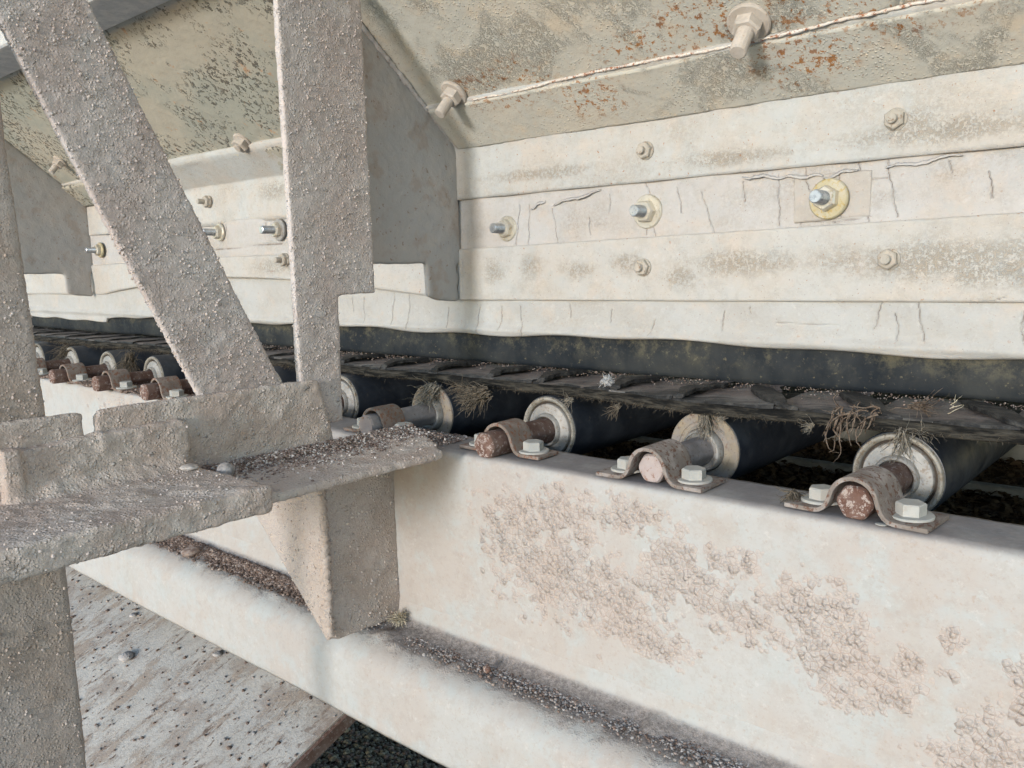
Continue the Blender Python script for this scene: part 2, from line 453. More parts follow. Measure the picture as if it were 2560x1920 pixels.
    plain('stone', (0.24, 0.225, 0.22), (0.40, 0.375, 0.365), 200)
    plain('wool', (0.5, 0.5, 0.52), (0.7, 0.7, 0.7), 150)
    plain('gravel_olive', (0.10, 0.092, 0.07), (0.27, 0.245, 0.19), 160)
    plain('bounce_grey', (0.36, 0.34, 0.31), (0.48, 0.46, 0.43), 3)
    plain('slat', (0.33, 0.31, 0.26), (0.44, 0.41, 0.35), 40)

    g = G('gravel_ground', 0.95, 0, 0.2)
    v = g.voro(90, out='Color')
    c = g.mx(g.ramp(g.noise(70, 5, 0.7), 0.35, 0.65), (0.06, 0.055, 0.048), (0.19, 0.175, 0.15))
    c = g.mx(0.12, c, v)
    c = g.mx(g.ramp(g.noise(120, 3, 0.6), 0.4, 0.6), c, (0.07, 0.065, 0.058))
    h = g.add(g.ramp(g.voro(110), 0.6, 0.0), g.mul(g.noise(60, 5, 0.7), 1.2))
    MAT['ground'] = g.done(c, g.bump(h, 0.01, 1.0))

    g = G('tray_paint', 0.75, 0, 0.35)
    st = g.scale((1.0, 0.42, 0.42), g.raw)
    c = g.mx(g.ramp(g.noise(22, 4, 0.6, vec=st), 0.35, 0.65), (0.47, 0.445, 0.415), (0.55, 0.52, 0.485))
    z1 = g.mul(g.ramp(g.noise(24, 6, 0.75, vec=st), 0.50, 0.62), 0.75)
    c = g.mx(z1, c, (0.36, 0.28, 0.225))
    z2 = g.mul(g.ramp(g.noise(80, 6, 0.8, vec=st), 0.52, 0.62), g.ramp(g.noise(8, 3, 0.6), 0.35, 0.6))
    c = g.mx(g.mul(z2, 0.8), c, (0.23, 0.175, 0.145))
    c = g.mx(g.mul(g.ramp(g.noise(70, 5, 0.75, vec=g.scale((1.0, 0.35, 0.35), g.raw)), 0.58, 0.64), 0.9), c, (0.17, 0.12, 0.095))
    c = g.mx(g.mul(g.ramp(g.noise(11, 6, 0.7), 0.50, 0.62), 0.7), c, (0.34, 0.275, 0.235))
    h = g.add(g.noise(160, 4, 0.7), g.mul(z1, 0.6))
    MAT['tray'] = g.done(c, g.bump(h, 0.0015, 0.8))


misc()

# ------------------------------------------------------------------ geometry helpers


def _h(ix, iy, iz, seed):
    n = (ix * 374761393 + iy * 668265263 + iz * 2147483647 + seed * 974634777) & 0xffffffff
    n = ((n ^ (n >> 13)) * 1274126177) & 0xffffffff
    return ((n ^ (n >> 16)) & 0xffffff) / 0xffffff


def vnoise(P, sc, seed=0, octv=3, rough=0.5):
    """smooth value noise, mean about 0, range about -1..1"""
    P = np.asarray(P, float)
    out = np.zeros(len(P))
    amp, tot = 1.0, 0.0
    for o in range(octv):
        q = P * sc * (2 ** o) + 100.37 + o * 17.1
        i = np.floor(q).astype(np.int64)
        f = q - i
        f = f * f * (3 - 2 * f)
        r = 0
        for dx in (0, 1):
            for dy in (0, 1):
                for dz in (0, 1):
                    wgt = (f[:, 0] if dx else 1 - f[:, 0]) * (f[:, 1] if dy else 1 - f[:, 1]) * (f[:, 2] if dz else 1 - f[:, 2])
                    r = r + wgt * _h(i[:, 0] + dx, i[:, 1] + dy, i[:, 2] + dz, seed + o * 31)
        out += amp * (r * 2 - 1)
        tot += amp
        amp *= rough
    return out / tot


def link(name, me, mat=None, parent=None, smooth=True):
    ob = bpy.data.objects.new(name, me)
    COL.objects.link(ob)
    if mat:
        for mm in (mat if isinstance(mat, (list, tuple)) else [mat]):
            me.materials.append(MAT[mm])
    if smooth and len(me.polygons):
        me.polygons.foreach_set('use_smooth', np.ones(len(me.polygons), bool))
    if parent:
        ob.parent = parent
    return ob


def tag(o, label=None, cat=None, group=None, kind=None):
    if label:
        o['label'] = label
    if cat:
        o['category'] = cat
    if group:
        o['group'] = group
    if kind:
        o['kind'] = kind
    return o


def empty(name, loc, label, cat, group=None, rot=(0, 0, 0)):
    o = bpy.data.objects.new(name, None)
    o.empty_display_size = 0.02
    o.location = loc
    o.rotation_euler = rot
    COL.objects.link(o)
    return tag(o, label, cat, group)


def mesh_from(name, V, F):
    me = bpy.data.meshes.new(name)
    V = np.asarray(V, float)
    F = np.asarray(F)
    me.vertices.add(len(V))
    me.vertices.foreach_set('co', V.ravel())
    k = F.shape[1]
    me.loops.add(F.size)
    me.loops.foreach_set('vertex_index', F.ravel().astype(np.int32))
    me.polygons.add(len(F))
    me.polygons.foreach_set('loop_start', np.arange(0, F.size, k, dtype=np.int32))
    me.update(calc_edges=True)
    me.validate()
    return me


def grid_faces(nu, nv, wrap=False):
    a = np.arange(nu * nv).reshape(nu, nv)
    if wrap:
        a = np.concatenate([a, a[:, :1]], 1)
    return np.stack([a[:-1, :-1], a[1:, :-1], a[1:, 1:], a[:-1, 1:]], -1).reshape(-1, 4)


def sweep_x(name, prof, xs, mat, parent=None, disp=None, flip=False):
    """closed profile of (y, z) points swept along x; disp(P) moves points along the profile normal"""
    prof = np.asarray(prof, float)
    n = len(prof)
    t = np.roll(prof, -1, 0) - np.roll(prof, 1, 0)
    nrm = np.stack([t[:, 1], -t[:, 0]], 1)
    nrm /= np.linalg.norm(nrm, axis=1)[:, None] + 1e-12
    area = np.sum(prof[:, 0] * np.roll(prof[:, 1], -1) - np.roll(prof[:, 0], -1) * prof[:, 1])
    if area < 0:
        nrm = -nrm
    X = np.repeat(xs, n)
    Y = np.tile(prof[:, 0], len(xs))
    Z = np.tile(prof[:, 1], len(xs))
    V = np.stack([X, Y, Z], 1)
    if disp:
        d = disp(V)
        NN = np.tile(nrm, (len(xs), 1))
        V[:, 1] += NN[:, 0] * d
        V[:, 2] += NN[:, 1] * d
    F = grid_faces(len(xs), n, True)
    if area > 0:
        F = F[:, ::-1]
    me = mesh_from(name, V, F)
    bm = bmesh.new()
    bm.from_mesh(me)
    bm.verts.ensure_lookup_table()
    for k in (0, len(xs) - 1):
        try:
            bm.faces.new([bm.verts[k * n + i] for i in range(n)])
        except ValueError:
            pass
    bmesh.ops.recalc_face_normals(bm, faces=bm.faces)
    bm.to_mesh(me)
    bm.free()
    return link(name, me, mat, parent)


def densify(pts, step, closed=True):
    out = []
    n = len(pts)
    for i in range(n if closed else n - 1):
        a = np.array(pts[i], float)
        b = np.array(pts[(i + 1) % n], float)
        k = max(1, int(round(np.linalg.norm(b - a) / step)))
        for j in range(k):
            out.append(a + (b - a) * j / k)
    if not closed:
        out.append(np.array(pts[-1], float))
    return out


def arc(cy, cz, r, a0, a1, n):
    return [(cy + r * math.cos(R(a0 + (a1 - a0) * i / n)), cz + r * math.sin(R(a0 + (a1 - a0) * i / n))) for i in range(n + 1)]


def sheet(name, xs, zlo, zhi, ys, nz, mat, parent, thick=0.004, cracks=(), wav=None, edge_lo=None, edge_hi=None, cw=0.0006):
    """upright board: front face a fine grid facing -y, with real thickness and grooved cracks"""
    xs = np.asarray(xs)
    nx = len(xs)
    lo = np.array([zlo(x) for x in xs]) + (edge_lo(xs) if edge_lo else 0)
    hi = np.array([zhi(x) for x in xs]) + (edge_hi(xs) if edge_hi else 0)
    t = np.linspace(0, 1, nz)
    X = np.repeat(xs[:, None], nz, 1)
    Z = lo[:, None] + (hi - lo)[:, None] * t[None, :]
    Y = np.array([ys(x) for x in xs])[:, None] + np.zeros((nx, nz))
    P = np.stack([X.ravel(), Y.ravel(), Z.ravel()], 1)
    Y = Y + (vnoise(P, 18, 3, 4) * 0.0010).reshape(nx, nz)
    if wav:
        Y = Y + wav(X, Z)
    cr = np.zeros((nx, nz))
    for pl in cracks:
        for (xa, za), (xb, zb) in zip(pl[:-1], pl[1:]):
            m_ = 0.01
            i0, i1 = np.searchsorted(xs, min(xa, xb) - m_), np.searchsorted(xs, max(xa, xb) + m_)
            if i1 <= i0:
                continue
            sx, sz = X[i0:i1], Z[i0:i1]
            wob = 0.0007 * np.sin(sz * 260 + xa * 90) + 0.0003 * np.sin(sz * 900 + xa * 50)
            L2 = (xb - xa) ** 2 + (zb - za) ** 2 + 1e-12
            u = np.clip(((sx - xa) * (xb - xa) + (sz - za) * (zb - za)) / L2, 0, 1)
            d = np.hypot(sx + wob - xa - u * (xb - xa), sz - za - u * (zb - za))
            cr[i0:i1] = np.maximum(cr[i0:i1], np.clip(1.4 - d / cw, 0, 1))
    Y = Y + cr * 0.0012
    # round the two long edges, then return to the back
    e = np.minimum(t, 1 - t) * (hi - lo).mean()
    rr = 0.0022
    Y = Y + (np.where(e < rr, rr - np.sqrt(np.maximum(rr * rr - (rr - np.minimum(e, rr)) ** 2, 0)), 0))[None, :]
    back_hi = np.stack([xs, Y[:, -1] + thick, Z[:, -1]], 1)
    back_lo = np.stack([xs, Y[:, 0] + thick, Z[:, 0]], 1)
    V = np.concatenate([np.stack([X, Y, Z], -1), back_hi[:, None], back_lo[:, None]], 1)
    n = nz + 2
    F = grid_faces(nx, n, True)
    me = mesh_from(name, V.reshape(-1, 3), F)
    at = me.attributes.new('crack', 'FLOAT', 'POINT')
    at.data.foreach_set('value', np.concatenate([cr, np.zeros((nx, 2))], 1).ravel().astype(np.float32))
    bm = bmesh.new()
    bm.from_mesh(me)
    bm.verts.ensure_lookup_table()
    for k in (0, nx - 1):
        bm.faces.new([bm.verts[k * n + i] for i in range(n)])
    bmesh.ops.recalc_face_normals(bm, faces=bm.faces)
    bm.to_mesh(me)
    bm.free()
    return link(name, me, mat, parent)


def prism(pts3, vec):
    """bmesh prism: polygon pts3 extruded by vec"""
    bm = bmesh.new()
    a = [bm.verts.new(p) for p in pts3]
    b = [bm.verts.new(Vector(p) + Vector(vec)) for p in pts3]
    n = len(a)
    bm.faces.new(a)
    bm.faces.new(b[::-1])
    for i in range(n):
        bm.faces.new([a[(i + 1) % n], a[i], b[i], b[(i + 1) % n]])
    bmesh.ops.recalc_face_normals(bm, faces=bm.faces)
    return bm


def box(bm, x0, x1, y0, y1, z0, z1):
    v = [bm.verts.new((x, y, z)) for x in (x0, x1) for y in (y0, y1) for z in (z0, z1)]
    for f in ((0, 1, 3, 2), (4, 6, 7, 5), (0, 4, 5, 1), (2, 3, 7, 6), (0, 2, 6, 4), (1, 5, 7, 3)):
        bm.faces.new([v[i] for i in f])


def lumpy(name, bms, mat, parent=None, voxel=0.003, amp=0.0012, sc=90, seed=1, amp2=0.0, sc2=25, smooth_it=2, fn=None, beads=0, box_=None):
    """fuse the given prisms into one skin, round it and roughen it like caked dust on steel"""
    me = bpy.data.meshes.new(name)
    bm = bmesh.new()
    for b in bms:
        tmp = bpy.data.meshes.new('tmp')
        b.to_mesh(tmp)
        b.free()
        bm.from_mesh(tmp)
        bpy.data.meshes.remove(tmp)
    bm.to_mesh(me)
    bm.free()
    ob = bpy.data.objects.new(name, me)
    COL.objects.link(ob)
    md = ob.modifiers.new('r', 'REMESH')
    md.mode = 'VOXEL'
    md.voxel_size = voxel
    if smooth_it:
        sm = ob.modifiers.new('s', 'SMOOTH')
        sm.factor = 0.5
        sm.iterations = smooth_it
    dg = bpy.context.evaluated_depsgraph_get()
    me2 = bpy.data.meshes.new_from_object(ob.evaluated_get(dg))
    bpy.data.objects.remove(ob)
    n = len(me2.vertices)
    V = np.empty(n * 3)
    me2.vertices.foreach_get('co', V)
    V = V.reshape(-1, 3)
    N = np.empty(n * 3)
    me2.vertices.foreach_get('normal', N)
    N = N.reshape(-1, 3)
    d = vnoise(V, sc, seed, 4, 0.6) * amp
    if amp2:
        d = d + vnoise(V, sc2, seed + 5, 3) * amp2
    if fn:
        d = d + fn(V)
    V = V + N * d[:, None]
    me2.vertices.foreach_set('co', V.ravel())
    me2.update()
    me2.name = name
    if beads:
        rg_ = np.random.default_rng(seed + 400)
        nf = len(me2.polygons)
        C_ = np.empty(nf * 3)
        A_ = np.empty(nf)
        N_ = np.empty(nf * 3)
        me2.polygons.foreach_get('center', C_)
        me2.polygons.foreach_get('area', A_)
        me2.polygons.foreach_get('normal', N_)
        C_, N_ = C_.reshape(-1, 3), N_.reshape(-1, 3)
        wgt = A_ * (0.15 + np.clip(vnoise(C_, 22, seed + 7, 3) * 1.8 + 0.5, 0, 1.5)) * (C_[:, 2] < 0.62)
        idx = rg_.choice(nf, beads, p=wgt / wgt.sum())
        b0 = bmesh.new()
        bmesh.ops.create_icosphere(b0, subdivisions=1, radius=1.0)
        b0.verts.ensure_lookup_table()
        V0 = np.array([v.co[:] for v in b0.verts])
        F0 = np.array([[v.index for v in f.verts] for f in b0.faces])
        b0.free()
        sz_ = 0.00035 + 0.00115 * rg_.uniform(0, 1, beads) ** 2.4
        VV = V0[None] * (1 + rg_.normal(0, 0.13, (beads, len(V0), 1))) * sz_[:, None, None] * rg_.uniform(0.7, 1.3, (beads, 1, 3))
        VV = VV + (C_[idx] + rg_.normal(0, voxel * 0.25, (beads, 3)) * (1 - np.abs(N_[idx])) + N_[idx] * sz_[:, None] * 0.15)[:, None, :]
        FF = F0[None] + (np.arange(beads) * len(V0))[:, None, None]
        tmp = mesh_from('tmp', VV.reshape(-1, 3), FF.reshape(-1, 3))
        tmp.polygons.foreach_set('material_index', np.repeat((rg_.uniform(0, 1, beads) < 0.55).astype(np.int32), len(F0)))
        bm = bmesh.new()
        bm.from_mesh(me2)
        bm.from_mesh(tmp)
        bm.to_mesh(me2)
        bm.free()
        bpy.data.meshes.remove(tmp)
        return link(name, me2, [mat, 'bead'], parent)
    return link(name, me2, mat, parent)


def yz(pts, x0, x1):
    return prism([(x0, y, z) for y, z in pts], (x1 - x0, 0, 0))


def xbox(x0, x1, y0, y1, z0, z1):
    b = bmesh.new()
    box(b, x0, x1, y0, y1, z0, z1)
    bmesh.ops.recalc_face_normals(b, faces=b.faces)
    return b


def to_obj(name, bm, mat, parent=None, smooth=False, bev=0.0, seg=2):
    if bev:
        bmesh.ops.bevel(bm, geom=bm.edges[:], offset=bev, segments=seg, profile=0.6, affect='EDGES', clamp_overlap=True)
    me = bpy.data.meshes.new(name)
    bm.to_mesh(me)
    bm.free()
    ob = link(name, me, mat, parent, smooth=smooth)
    return ob


def lathe(name, prof, mat, parent, n=64, smooth=True, mats=None):
    """profile of (radius, y) turned about the y axis"""
    V = []
    for i in range(n):
        a = 2 * math.pi * i / n
        for r, y in prof:
            V.append((r * math.cos(a), y, r * math.sin(a)))
    k = len(prof)
    F = []
    for i in range(n):
        j = (i + 1) % n
        for q in range(k - 1):
            F.append((i * k + q, j * k + q, j * k + q + 1, i * k + q + 1))
    me = mesh_from(name, V, F)
    bm = bmesh.new()
    bm.from_mesh(me)
    bmesh.ops.remove_doubles(bm, verts=bm.verts, dist=1e-5)
    bmesh.ops.recalc_face_normals(bm, faces=bm.faces)
    bm.to_mesh(me)
    bm.free()
    ob = link(name, me, mat, parent, smooth)
    me.set_sharp_from_angle(angle=R(38))
    return ob


def hexagon(bm, r, z0, z1, rot=0.0, n=6, M=None, ch=0.12):
    """vertical hex prism with chamfered top, optionally transformed"""
    rings = []
    for rad, z in ((r, z0), (r, z1 - r * ch), (r * (1 - ch), z1)):
        rings.append([bm.verts.new((rad * math.cos(rot + 2 * math.pi * i / n), rad * math.sin(rot + 2 * math.pi * i / n), z)) for i in range(n)])
    for a, b in zip(rings[:-1], rings[1:]):
        for i in range(n):
            j = (i + 1) % n
            bm.faces.new([a[i], a[j], b[j], b[i]])
    bm.faces.new(rings[-1])
    bm.faces.new(rings[0][::-1])
    if M:
        bmesh.ops.transform(bm, matrix=M, verts=bm.verts)


def disc(bm, r, z0, z1, n=40, bev=0.15):
    h = z1 - z0
    rings = []
    for rad, z in ((r, z0), (r, z1 - h * bev * 2), (r - h * bev * 2, z1)):
        rings.append([bm.verts.new((rad * math.cos(2 * math.pi * i / n), rad * math.sin(2 * math.pi * i / n), z)) for i in range(n)])
    for a, b in zip(rings[:-1], rings[1:]):
        for i in range(n):
            j = (i + 1) % n
            bm.faces.new([a[i], a[j], b[j], b[i]])
    bm.faces.new(rings[-1])
    bm.faces.new(rings[0][::-1])


ICO = None


def grains(name, pos, size, mat, parent=None, flat=0.7, seed=0):
    """many small angular grains, one mesh"""
    global ICO
    if ICO is None:
        b = bmesh.new()
        bmesh.ops.create_icosphere(b, subdivisions=1, radius=1.0)
        b.verts.ensure_lookup_table()
        ICO = (np.array([v.co[:] for v in b.verts]), np.array([[v.index for v in f.verts] for f in b.faces]))
        b.free()
    rg = np.random.default_rng(seed)
    V0, F0 = ICO
    n = len(pos)
    q = rg.normal(size=(n, 3, 3))
    Q, _ = np.linalg.qr(q)
    S = rg.uniform(0.55, 1.25, (n, 1, 3)) * np.asarray(size)[:, None, None]
    V = V0[None] * rg.uniform(0.72, 1.2, (n, len(V0), 1)) * S
    V = np.einsum('nij,nkj->nki', Q, V)
    V[:, :, 2] *= flat
    V += np.asarray(pos)[:, None, :]
    F = F0[None] + (np.arange(n) * len(V0))[:, None, None]
    me = mesh_from(name, V.reshape(-1, 3), F.reshape(-1, 3))
    ob = link(name, me, mat, parent, smooth=False)
    if isinstance(mat, (list, tuple)):
        mi = np.repeat(rg.choice(len(mat), n, p=[0.5, 0.3, 0.2][:len(mat)] if len(mat) == 3 else None), len(F0))
        me.polygons.foreach_set('material_index', mi.astype(np.int32))
    return ob


def strands(name, paths, rad, mat, parent=None):
    """thin three-sided tapered strands along the given paths"""
    V, F = [], []
    for pth, r in zip(paths, rad):
        pth = [Vector(p) for p in pth]
        base = len(V)
        m_ = len(pth)
        for i, p in enumerate(pth):
            t = (pth[min(i + 1, m_ - 1)] - pth[max(i - 1, 0)])
            if t.length < 1e-9:
                t = Vector((0, 0, 1))
            t.normalize()
            u = t.orthogonal().normalized()
            v = t.cross(u)
            rr = r * (1 - 0.75 * i / (m_ - 1))
            for a in (0, 2.094, 4.189):
                V.append(p + u * math.cos(a) * rr + v * math.sin(a) * rr)
        for i in range(m_ - 1):
            for j in range(3):
                F.append((base + i * 3 + j, base + i * 3 + (j + 1) % 3, base + i * 3 + 3 + (j + 1) % 3, base + i * 3 + 3 + j))
    me = mesh_from(name, [tuple(v) for v in V], F)
    return link(name, me, mat, parent, smooth=True)


def tube(name, pts, rad, mat, parent=None, n=8, seed=0, rough=0.25):
    """bumpy rope, used for weld beads"""
    pts = [Vector(p) for p in pts]
    V, F = [], []
    rg = random.Random(seed)
    for i, p in enumerate(pts):
        t = (pts[min(i + 1, len(pts) - 1)] - pts[max(i - 1, 0)]).normalized()
        u = t.orthogonal().normalized()
        v = t.cross(u)
        for j in range(n):
            a = 2 * math.pi * j / n
            rr = rad * (1 + rg.uniform(-rough, rough) + 0.12 * math.sin(i * 1.3 + math.sin(i * 0.37) * 3))
            V.append(tuple(p + u * math.cos(a) * rr + v * math.sin(a) * rr))
    for i in range(len(pts) - 1):
        for j in range(n):
            F.append((i * n + j, i * n + (j + 1) % n, (i + 1) * n + (j + 1) % n, (i + 1) * n + j))
    me = mesh_from(name, V, F)
    return link(name, me, mat, parent)


# ------------------------------------------------------------------ setting: ground
bm = bmesh.new()
gs = 60
for i in range(2):
    pass
vv = [bm.verts.new((x, y, -0.95)) for x, y in ((-gs, -gs), (gs, -gs), (gs, gs), (-gs, gs))]
bm.faces.new(vv)
ground = to_obj('ground', bm, 'ground')
tag(ground, kind='structure')
bm = bmesh.new()
vv = [bm.verts.new((x, y, -0.93)) for x, y in ((-12, -14), (14, -14), (14, -0.75), (-12, -0.75))]
bm.faces.new(vv)
tag(to_obj('bounce_plane', bm, 'bounce_grey'), kind='structure')  # pale sheet added out of view to bounce fill light upward
n = 30000
P = np.stack([RNG.uniform(-1.9, -0.9, n), RNG.uniform(0.0, 1.0, n), np.full(n, -0.947)], 1)
o = grains('gravel', P, RNG.uniform(0.002, 0.0065, n) * RNG.choice([1, 1, 1, 1.8], n), ['gravel_olive', 'grit_dark', 'gravel_olive'], flat=0.8, seed=3)
tag(o, 'dark loose gravel and grit covering the ground below the frame', 'gravel', kind='stuff')

# ------------------------------------------------------------------ conveyor frame (welded steelwork)
frame = empty('conveyor_support', (0, 0, 0), 'pale dust-crusted welded steel frame with channel, lower rail, posts, brace and cross angle', 'steel frame')

xs = np.concatenate([np.arange(-3.4, -1.7, 0.02), np.arange(-1.7, -0.9, 0.005), np.arange(-0.9, 0.0, 0.003), np.arange(0.0, 0.62, 0.02)])
rr = 0.009
outer = [(0.066, 0.0)] + arc(rr, -rr, rr, 90, 180, 6)[0:] + [(0, -0.2)]
outer = densify(outer, 0.0035, closed=False)
inner = [(0.007, -0.2), (0.007, -0.02), (0.014, -0.008), (0.066, -0.008)]
prof = [tuple(p) for p in outer] + inner


def d_ch(V):
    d = vnoise(V, 6, 5, 3) * 0.0016 + vnoise(V, 60, 6, 3) * 0.0004
    return np.where(V[:, 1] > 0.0655, d * 0.3 + vnoise(V, 130, 8, 3) * 0.0012, d)


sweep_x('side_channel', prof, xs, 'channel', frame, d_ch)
# lower formed rail, its ledge rolling over into an upright face
lp = [(0.003, -0.172), (0.0012, -0.182), (-0.0012, -0.191)] + arc(-0.0155, -0.198, 0.013, 0, -90, 4) + [(-0.03, -0.214)] + arc(-0.045, -0.244, 0.030, 90, 180, 10) + [(-0.0755, -0.30), (-0.072, -0.306), (-0.064, -0.302), (-0.064, -0.25), (-0.04, -0.224), (0.004, -0.222)]
lp = densify(lp, 0.006)


def d_lo(V):
    d = vnoise(V, 5, 15, 3) * 0.002 + vnoise(V, 70, 16, 3) * 0.0005
    d = d * (V[:, 1] < -0.012)
    led = (V[:, 2] > -0.222) & (V[:, 1] < -0.004) & (V[:, 1] > -0.05)
    return d + led * np.maximum(0, vnoise(V, 34, 18, 4, 0.6) - 0.15) * 0.012


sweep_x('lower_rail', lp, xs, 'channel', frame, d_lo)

XF = -0.735
# cross angle: two upright leg pieces with a notch between, one flat leg
lump = lambda V: np.maximum(0, vnoise(V, 48, 44, 3) - 0.2) * 0.0040
leg_a = yz([(-0.62, 0.002), (-0.328, 0.002), (-0.328, 0.079), (-0.333, 0.0815), (-0.62, 0.0815)], XF - 0.008, XF)
leg_b = yz([(-0.319, 0.002), (-0.072, 0.002), (-0.090, 0.079), (-0.094, 0.081), (-0.314, 0.081), (-0.319, 0.076)], XF - 0.008, XF)
flat = bmesh.new()
box(flat, XF - 0.008, -0.6125, -0.62, -0.040, 0.0005, 0.0085)
flat2 = prism([(XF - 0.008, -0.042, 0.0003), (-0.6125, -0.042, 0.0003), (-0.617, -0.030, 0.0003), (-0.635, -0.019, 0.0003), (-0.655, -0.004, 0.0003), (-0.68, 0.010, 0.0003), (-0.705, 0.016, 0.0003), (XF - 0.008, 0.020, 0.0003)], (0, 0, 0.0082))
lumpy('cross_angle', [leg_a, leg_b, flat, flat2], 'crust_dusty', frame, 0.0022, 0.0012, 120, 2, 0.0014, 26, 1, lump, 2200)
# shorter angle nested in front of it, thick with crust
s_leg = yz([(-0.388, 0.004), (-0.243, 0.004), (-0.244, 0.060), (-0.25, 0.064), (-0.382, 0.060)], XF - 0.002, XF + 0.012)
s_flat = bmesh.new()
box(s_flat, XF, -0.604, -0.62, -0.236, -0.004, 0.019)
s_fil = prism([(XF, -0.39, 0.01), (XF + 0.03, -0.39, 0.01), (XF, -0.39, 0.045)], (0, 0.14, 0))
s_end = bmesh.new()
box(s_end, XF, XF + 0.016, -0.396, -0.384, 0.004, 0.062)
lumpy('short_angle', [s_leg, s_flat, s_fil, s_end], 'crust_dusty', frame, 0.0022, 0.0016, 120, 9, 0.0018, 34, 1, lump, 1500)

XB = XF - 0.010
post = yz([(-0.106, 0.03), (-0.054, 0.03), (-0.052, 0.166), (-0.001, 0.167), (-0.002, 0.80), (-0.1065, 0.80)], XB - 0.009, XB)
lumpy('post', [post], 'crust', frame, 0.0022, 0.0011, 130, 21, 0.0007, 30, 1, None, 3200)
bz = lambda z, s: (-0.221 - (z - 0.084) * 0.446) if s else (-0.130 - (z - 0.084) * 0.474)
br = yz([(bz(.03, 1), .03), (bz(.03, 0), .03), (bz(.80, 0), .80), (bz(.80, 1), .80)], XB - 0.009, XB)
lumpy('diagonal_brace', [br], 'crust', frame, 0.0022, 0.0010, 140, 31, 0.0006, 30, 1, None, 4800)
col = yz([(-0.47, -0.95), (-0.348, -0.95), (-0.350, 0.0), (-0.3615, 0.3), (-0.368, 0.80), (-0.50, 0.80)], XB - 0.009, XB)
lumpy('column', [col], 'crust_brown', frame, 0.003, 0.0010, 130, 41, 0.0006, 30, 1, None, 9000)
# gusset under the angle: web plate and triangular wing
ga = yz([(-0.100, 0.0), (0.002, 0.0), (0.002, -0.208), (-0.088, -0.2055), (-0.100, -0.198)], -0.737, -0.729)
gb = prism([(-0.732, -0.100, -0.001), (-0.94, -0.100, -0.001), (-0.94, -0.100, -0.012), (-0.736, -0.100, -0.205), (-0.730, -0.100, -0.2)], (0, 0.008, 0))
lumpy('gusset', [ga, gb], 'crust_brown', frame, 0.0022, 0.0010, 130, 51, 0.0006, 30, 1, None, 2600)
bead = [(-0.7285 + 0.0006 * math.sin(i), -0.0995 + 0.0008 * math.sin(i * 1.7), -0.03 - i * 0.0021) for i in range(80)]
tube('weld_bead', bead, 0.0042, 'crust_brown', frame, 8, 4, 0.22)
# column base weld and far members
back = [(y + 1.06, z) for y, z in [(0.0, 0.0), (0.06, 0.0), (0.06, -0.008), (0.008, -0.012), (0.008, -0.2), (0, -0.2)]]
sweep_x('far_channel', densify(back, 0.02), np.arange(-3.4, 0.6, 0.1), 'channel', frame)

# ------------------------------------------------------------------ loading chute above the belt
chute = empty('loading_chute', (0, 0, 0), 'long grey-cream steel loading chute with bolted skirt boards, ribs and sloping peeling plates', 'chute')
O_y, O_z = 0.19, 0.344
dy, dz = -0.769, 0.639
ny, nz_ = -0.639, -0.769


def sag(x):
    """the far bay bulges and its boards ride up"""
    if x > -0.82 or x < -1.9:
        return 0.0
    return math.sin(math.pi * min(1, max(0, (-0.82 - x) / 1.08))) ** 1.0


def slope_sheet(name, x0, x1, s0, s1, off, mat, step=0.006, amp=0.0012, sfun=None):
    xs = np.arange(x0, x1 + 1e-6, step)
    ss = np.arange(s0, s1 + 1e-6, step)
    X, S = np.meshgrid(xs, ss, indexing='ij')
    if sfun:
        S = S + (sfun(X) * np.clip(1 - (S - s0) / 0.03, 0, 1))
    P = np.stack([X.ravel(), S.ravel(), np.zeros(X.size)], 1)
    D = off + (vnoise(P, 9, 61, 3) * 0.003 + vnoise(P, 60, 62, 4, 0.6) * amp).reshape(X.shape)
    th = 0.006
    fr = np.stack([X, O_y + dy * S + ny * D, O_z + dz * S + nz_ * D], -1)
    bk = fr.copy()
    bk[..., 1] -= ny * th
    bk[..., 2] -= nz_ * th
    nx, ns = X.shape
    V = np.concatenate([fr.reshape(-1, 3), bk.reshape(-1, 3)])
    F = grid_faces(nx, ns)
    n = nx * ns
    rim = [i * ns for i in range(nx)] + [(nx - 1) * ns + j for j in range(1, ns)] + [i * ns + ns - 1 for i in range(nx - 2, -1, -1)] + [j for j in range(ns - 2, 0, -1)]
    FR = [(rim[i], rim[(i + 1) % len(rim)], rim[(i + 1) % len(rim)] + n, rim[i] + n) for i in range(len(rim))]
    F = np.concatenate([F, F[:, ::-1] + n, np.array(FR)])
    me = mesh_from(name, V, F)
    bm = bmesh.new()
    bm.from_mesh(me)
    bmesh.ops.recalc_face_normals(bm, faces=bm.faces)
    bm.to_mesh(me)
    bm.free()
    return link(name, me, mat, chute)


def SP(x, s, off=0.0):
    return Vector((x, O_y + dy * s + ny * off, O_z + dz * s + nz_ * off))


# near bay; upper reach lengthened out of view to block overhead sky
slope_sheet('slope_plate', -0.8015, 0.6, 0.068, 1.3, 0.0, 'hopper', 0.004, 0.0014)
# far bay and beyond, lengthened upward the same way as a sky blocker
slope_sheet('slope_plate', -3.4, -0.800, 0.062, 1.3, 0.0, 'hopper_far', 0.006, 0.0016)
wig = lambda X: 0.004 * np.sin(X * 9.0) + 0.0025 * np.sin(X * 31)
# bent lower plates: board plus turned-out flange, in one profile


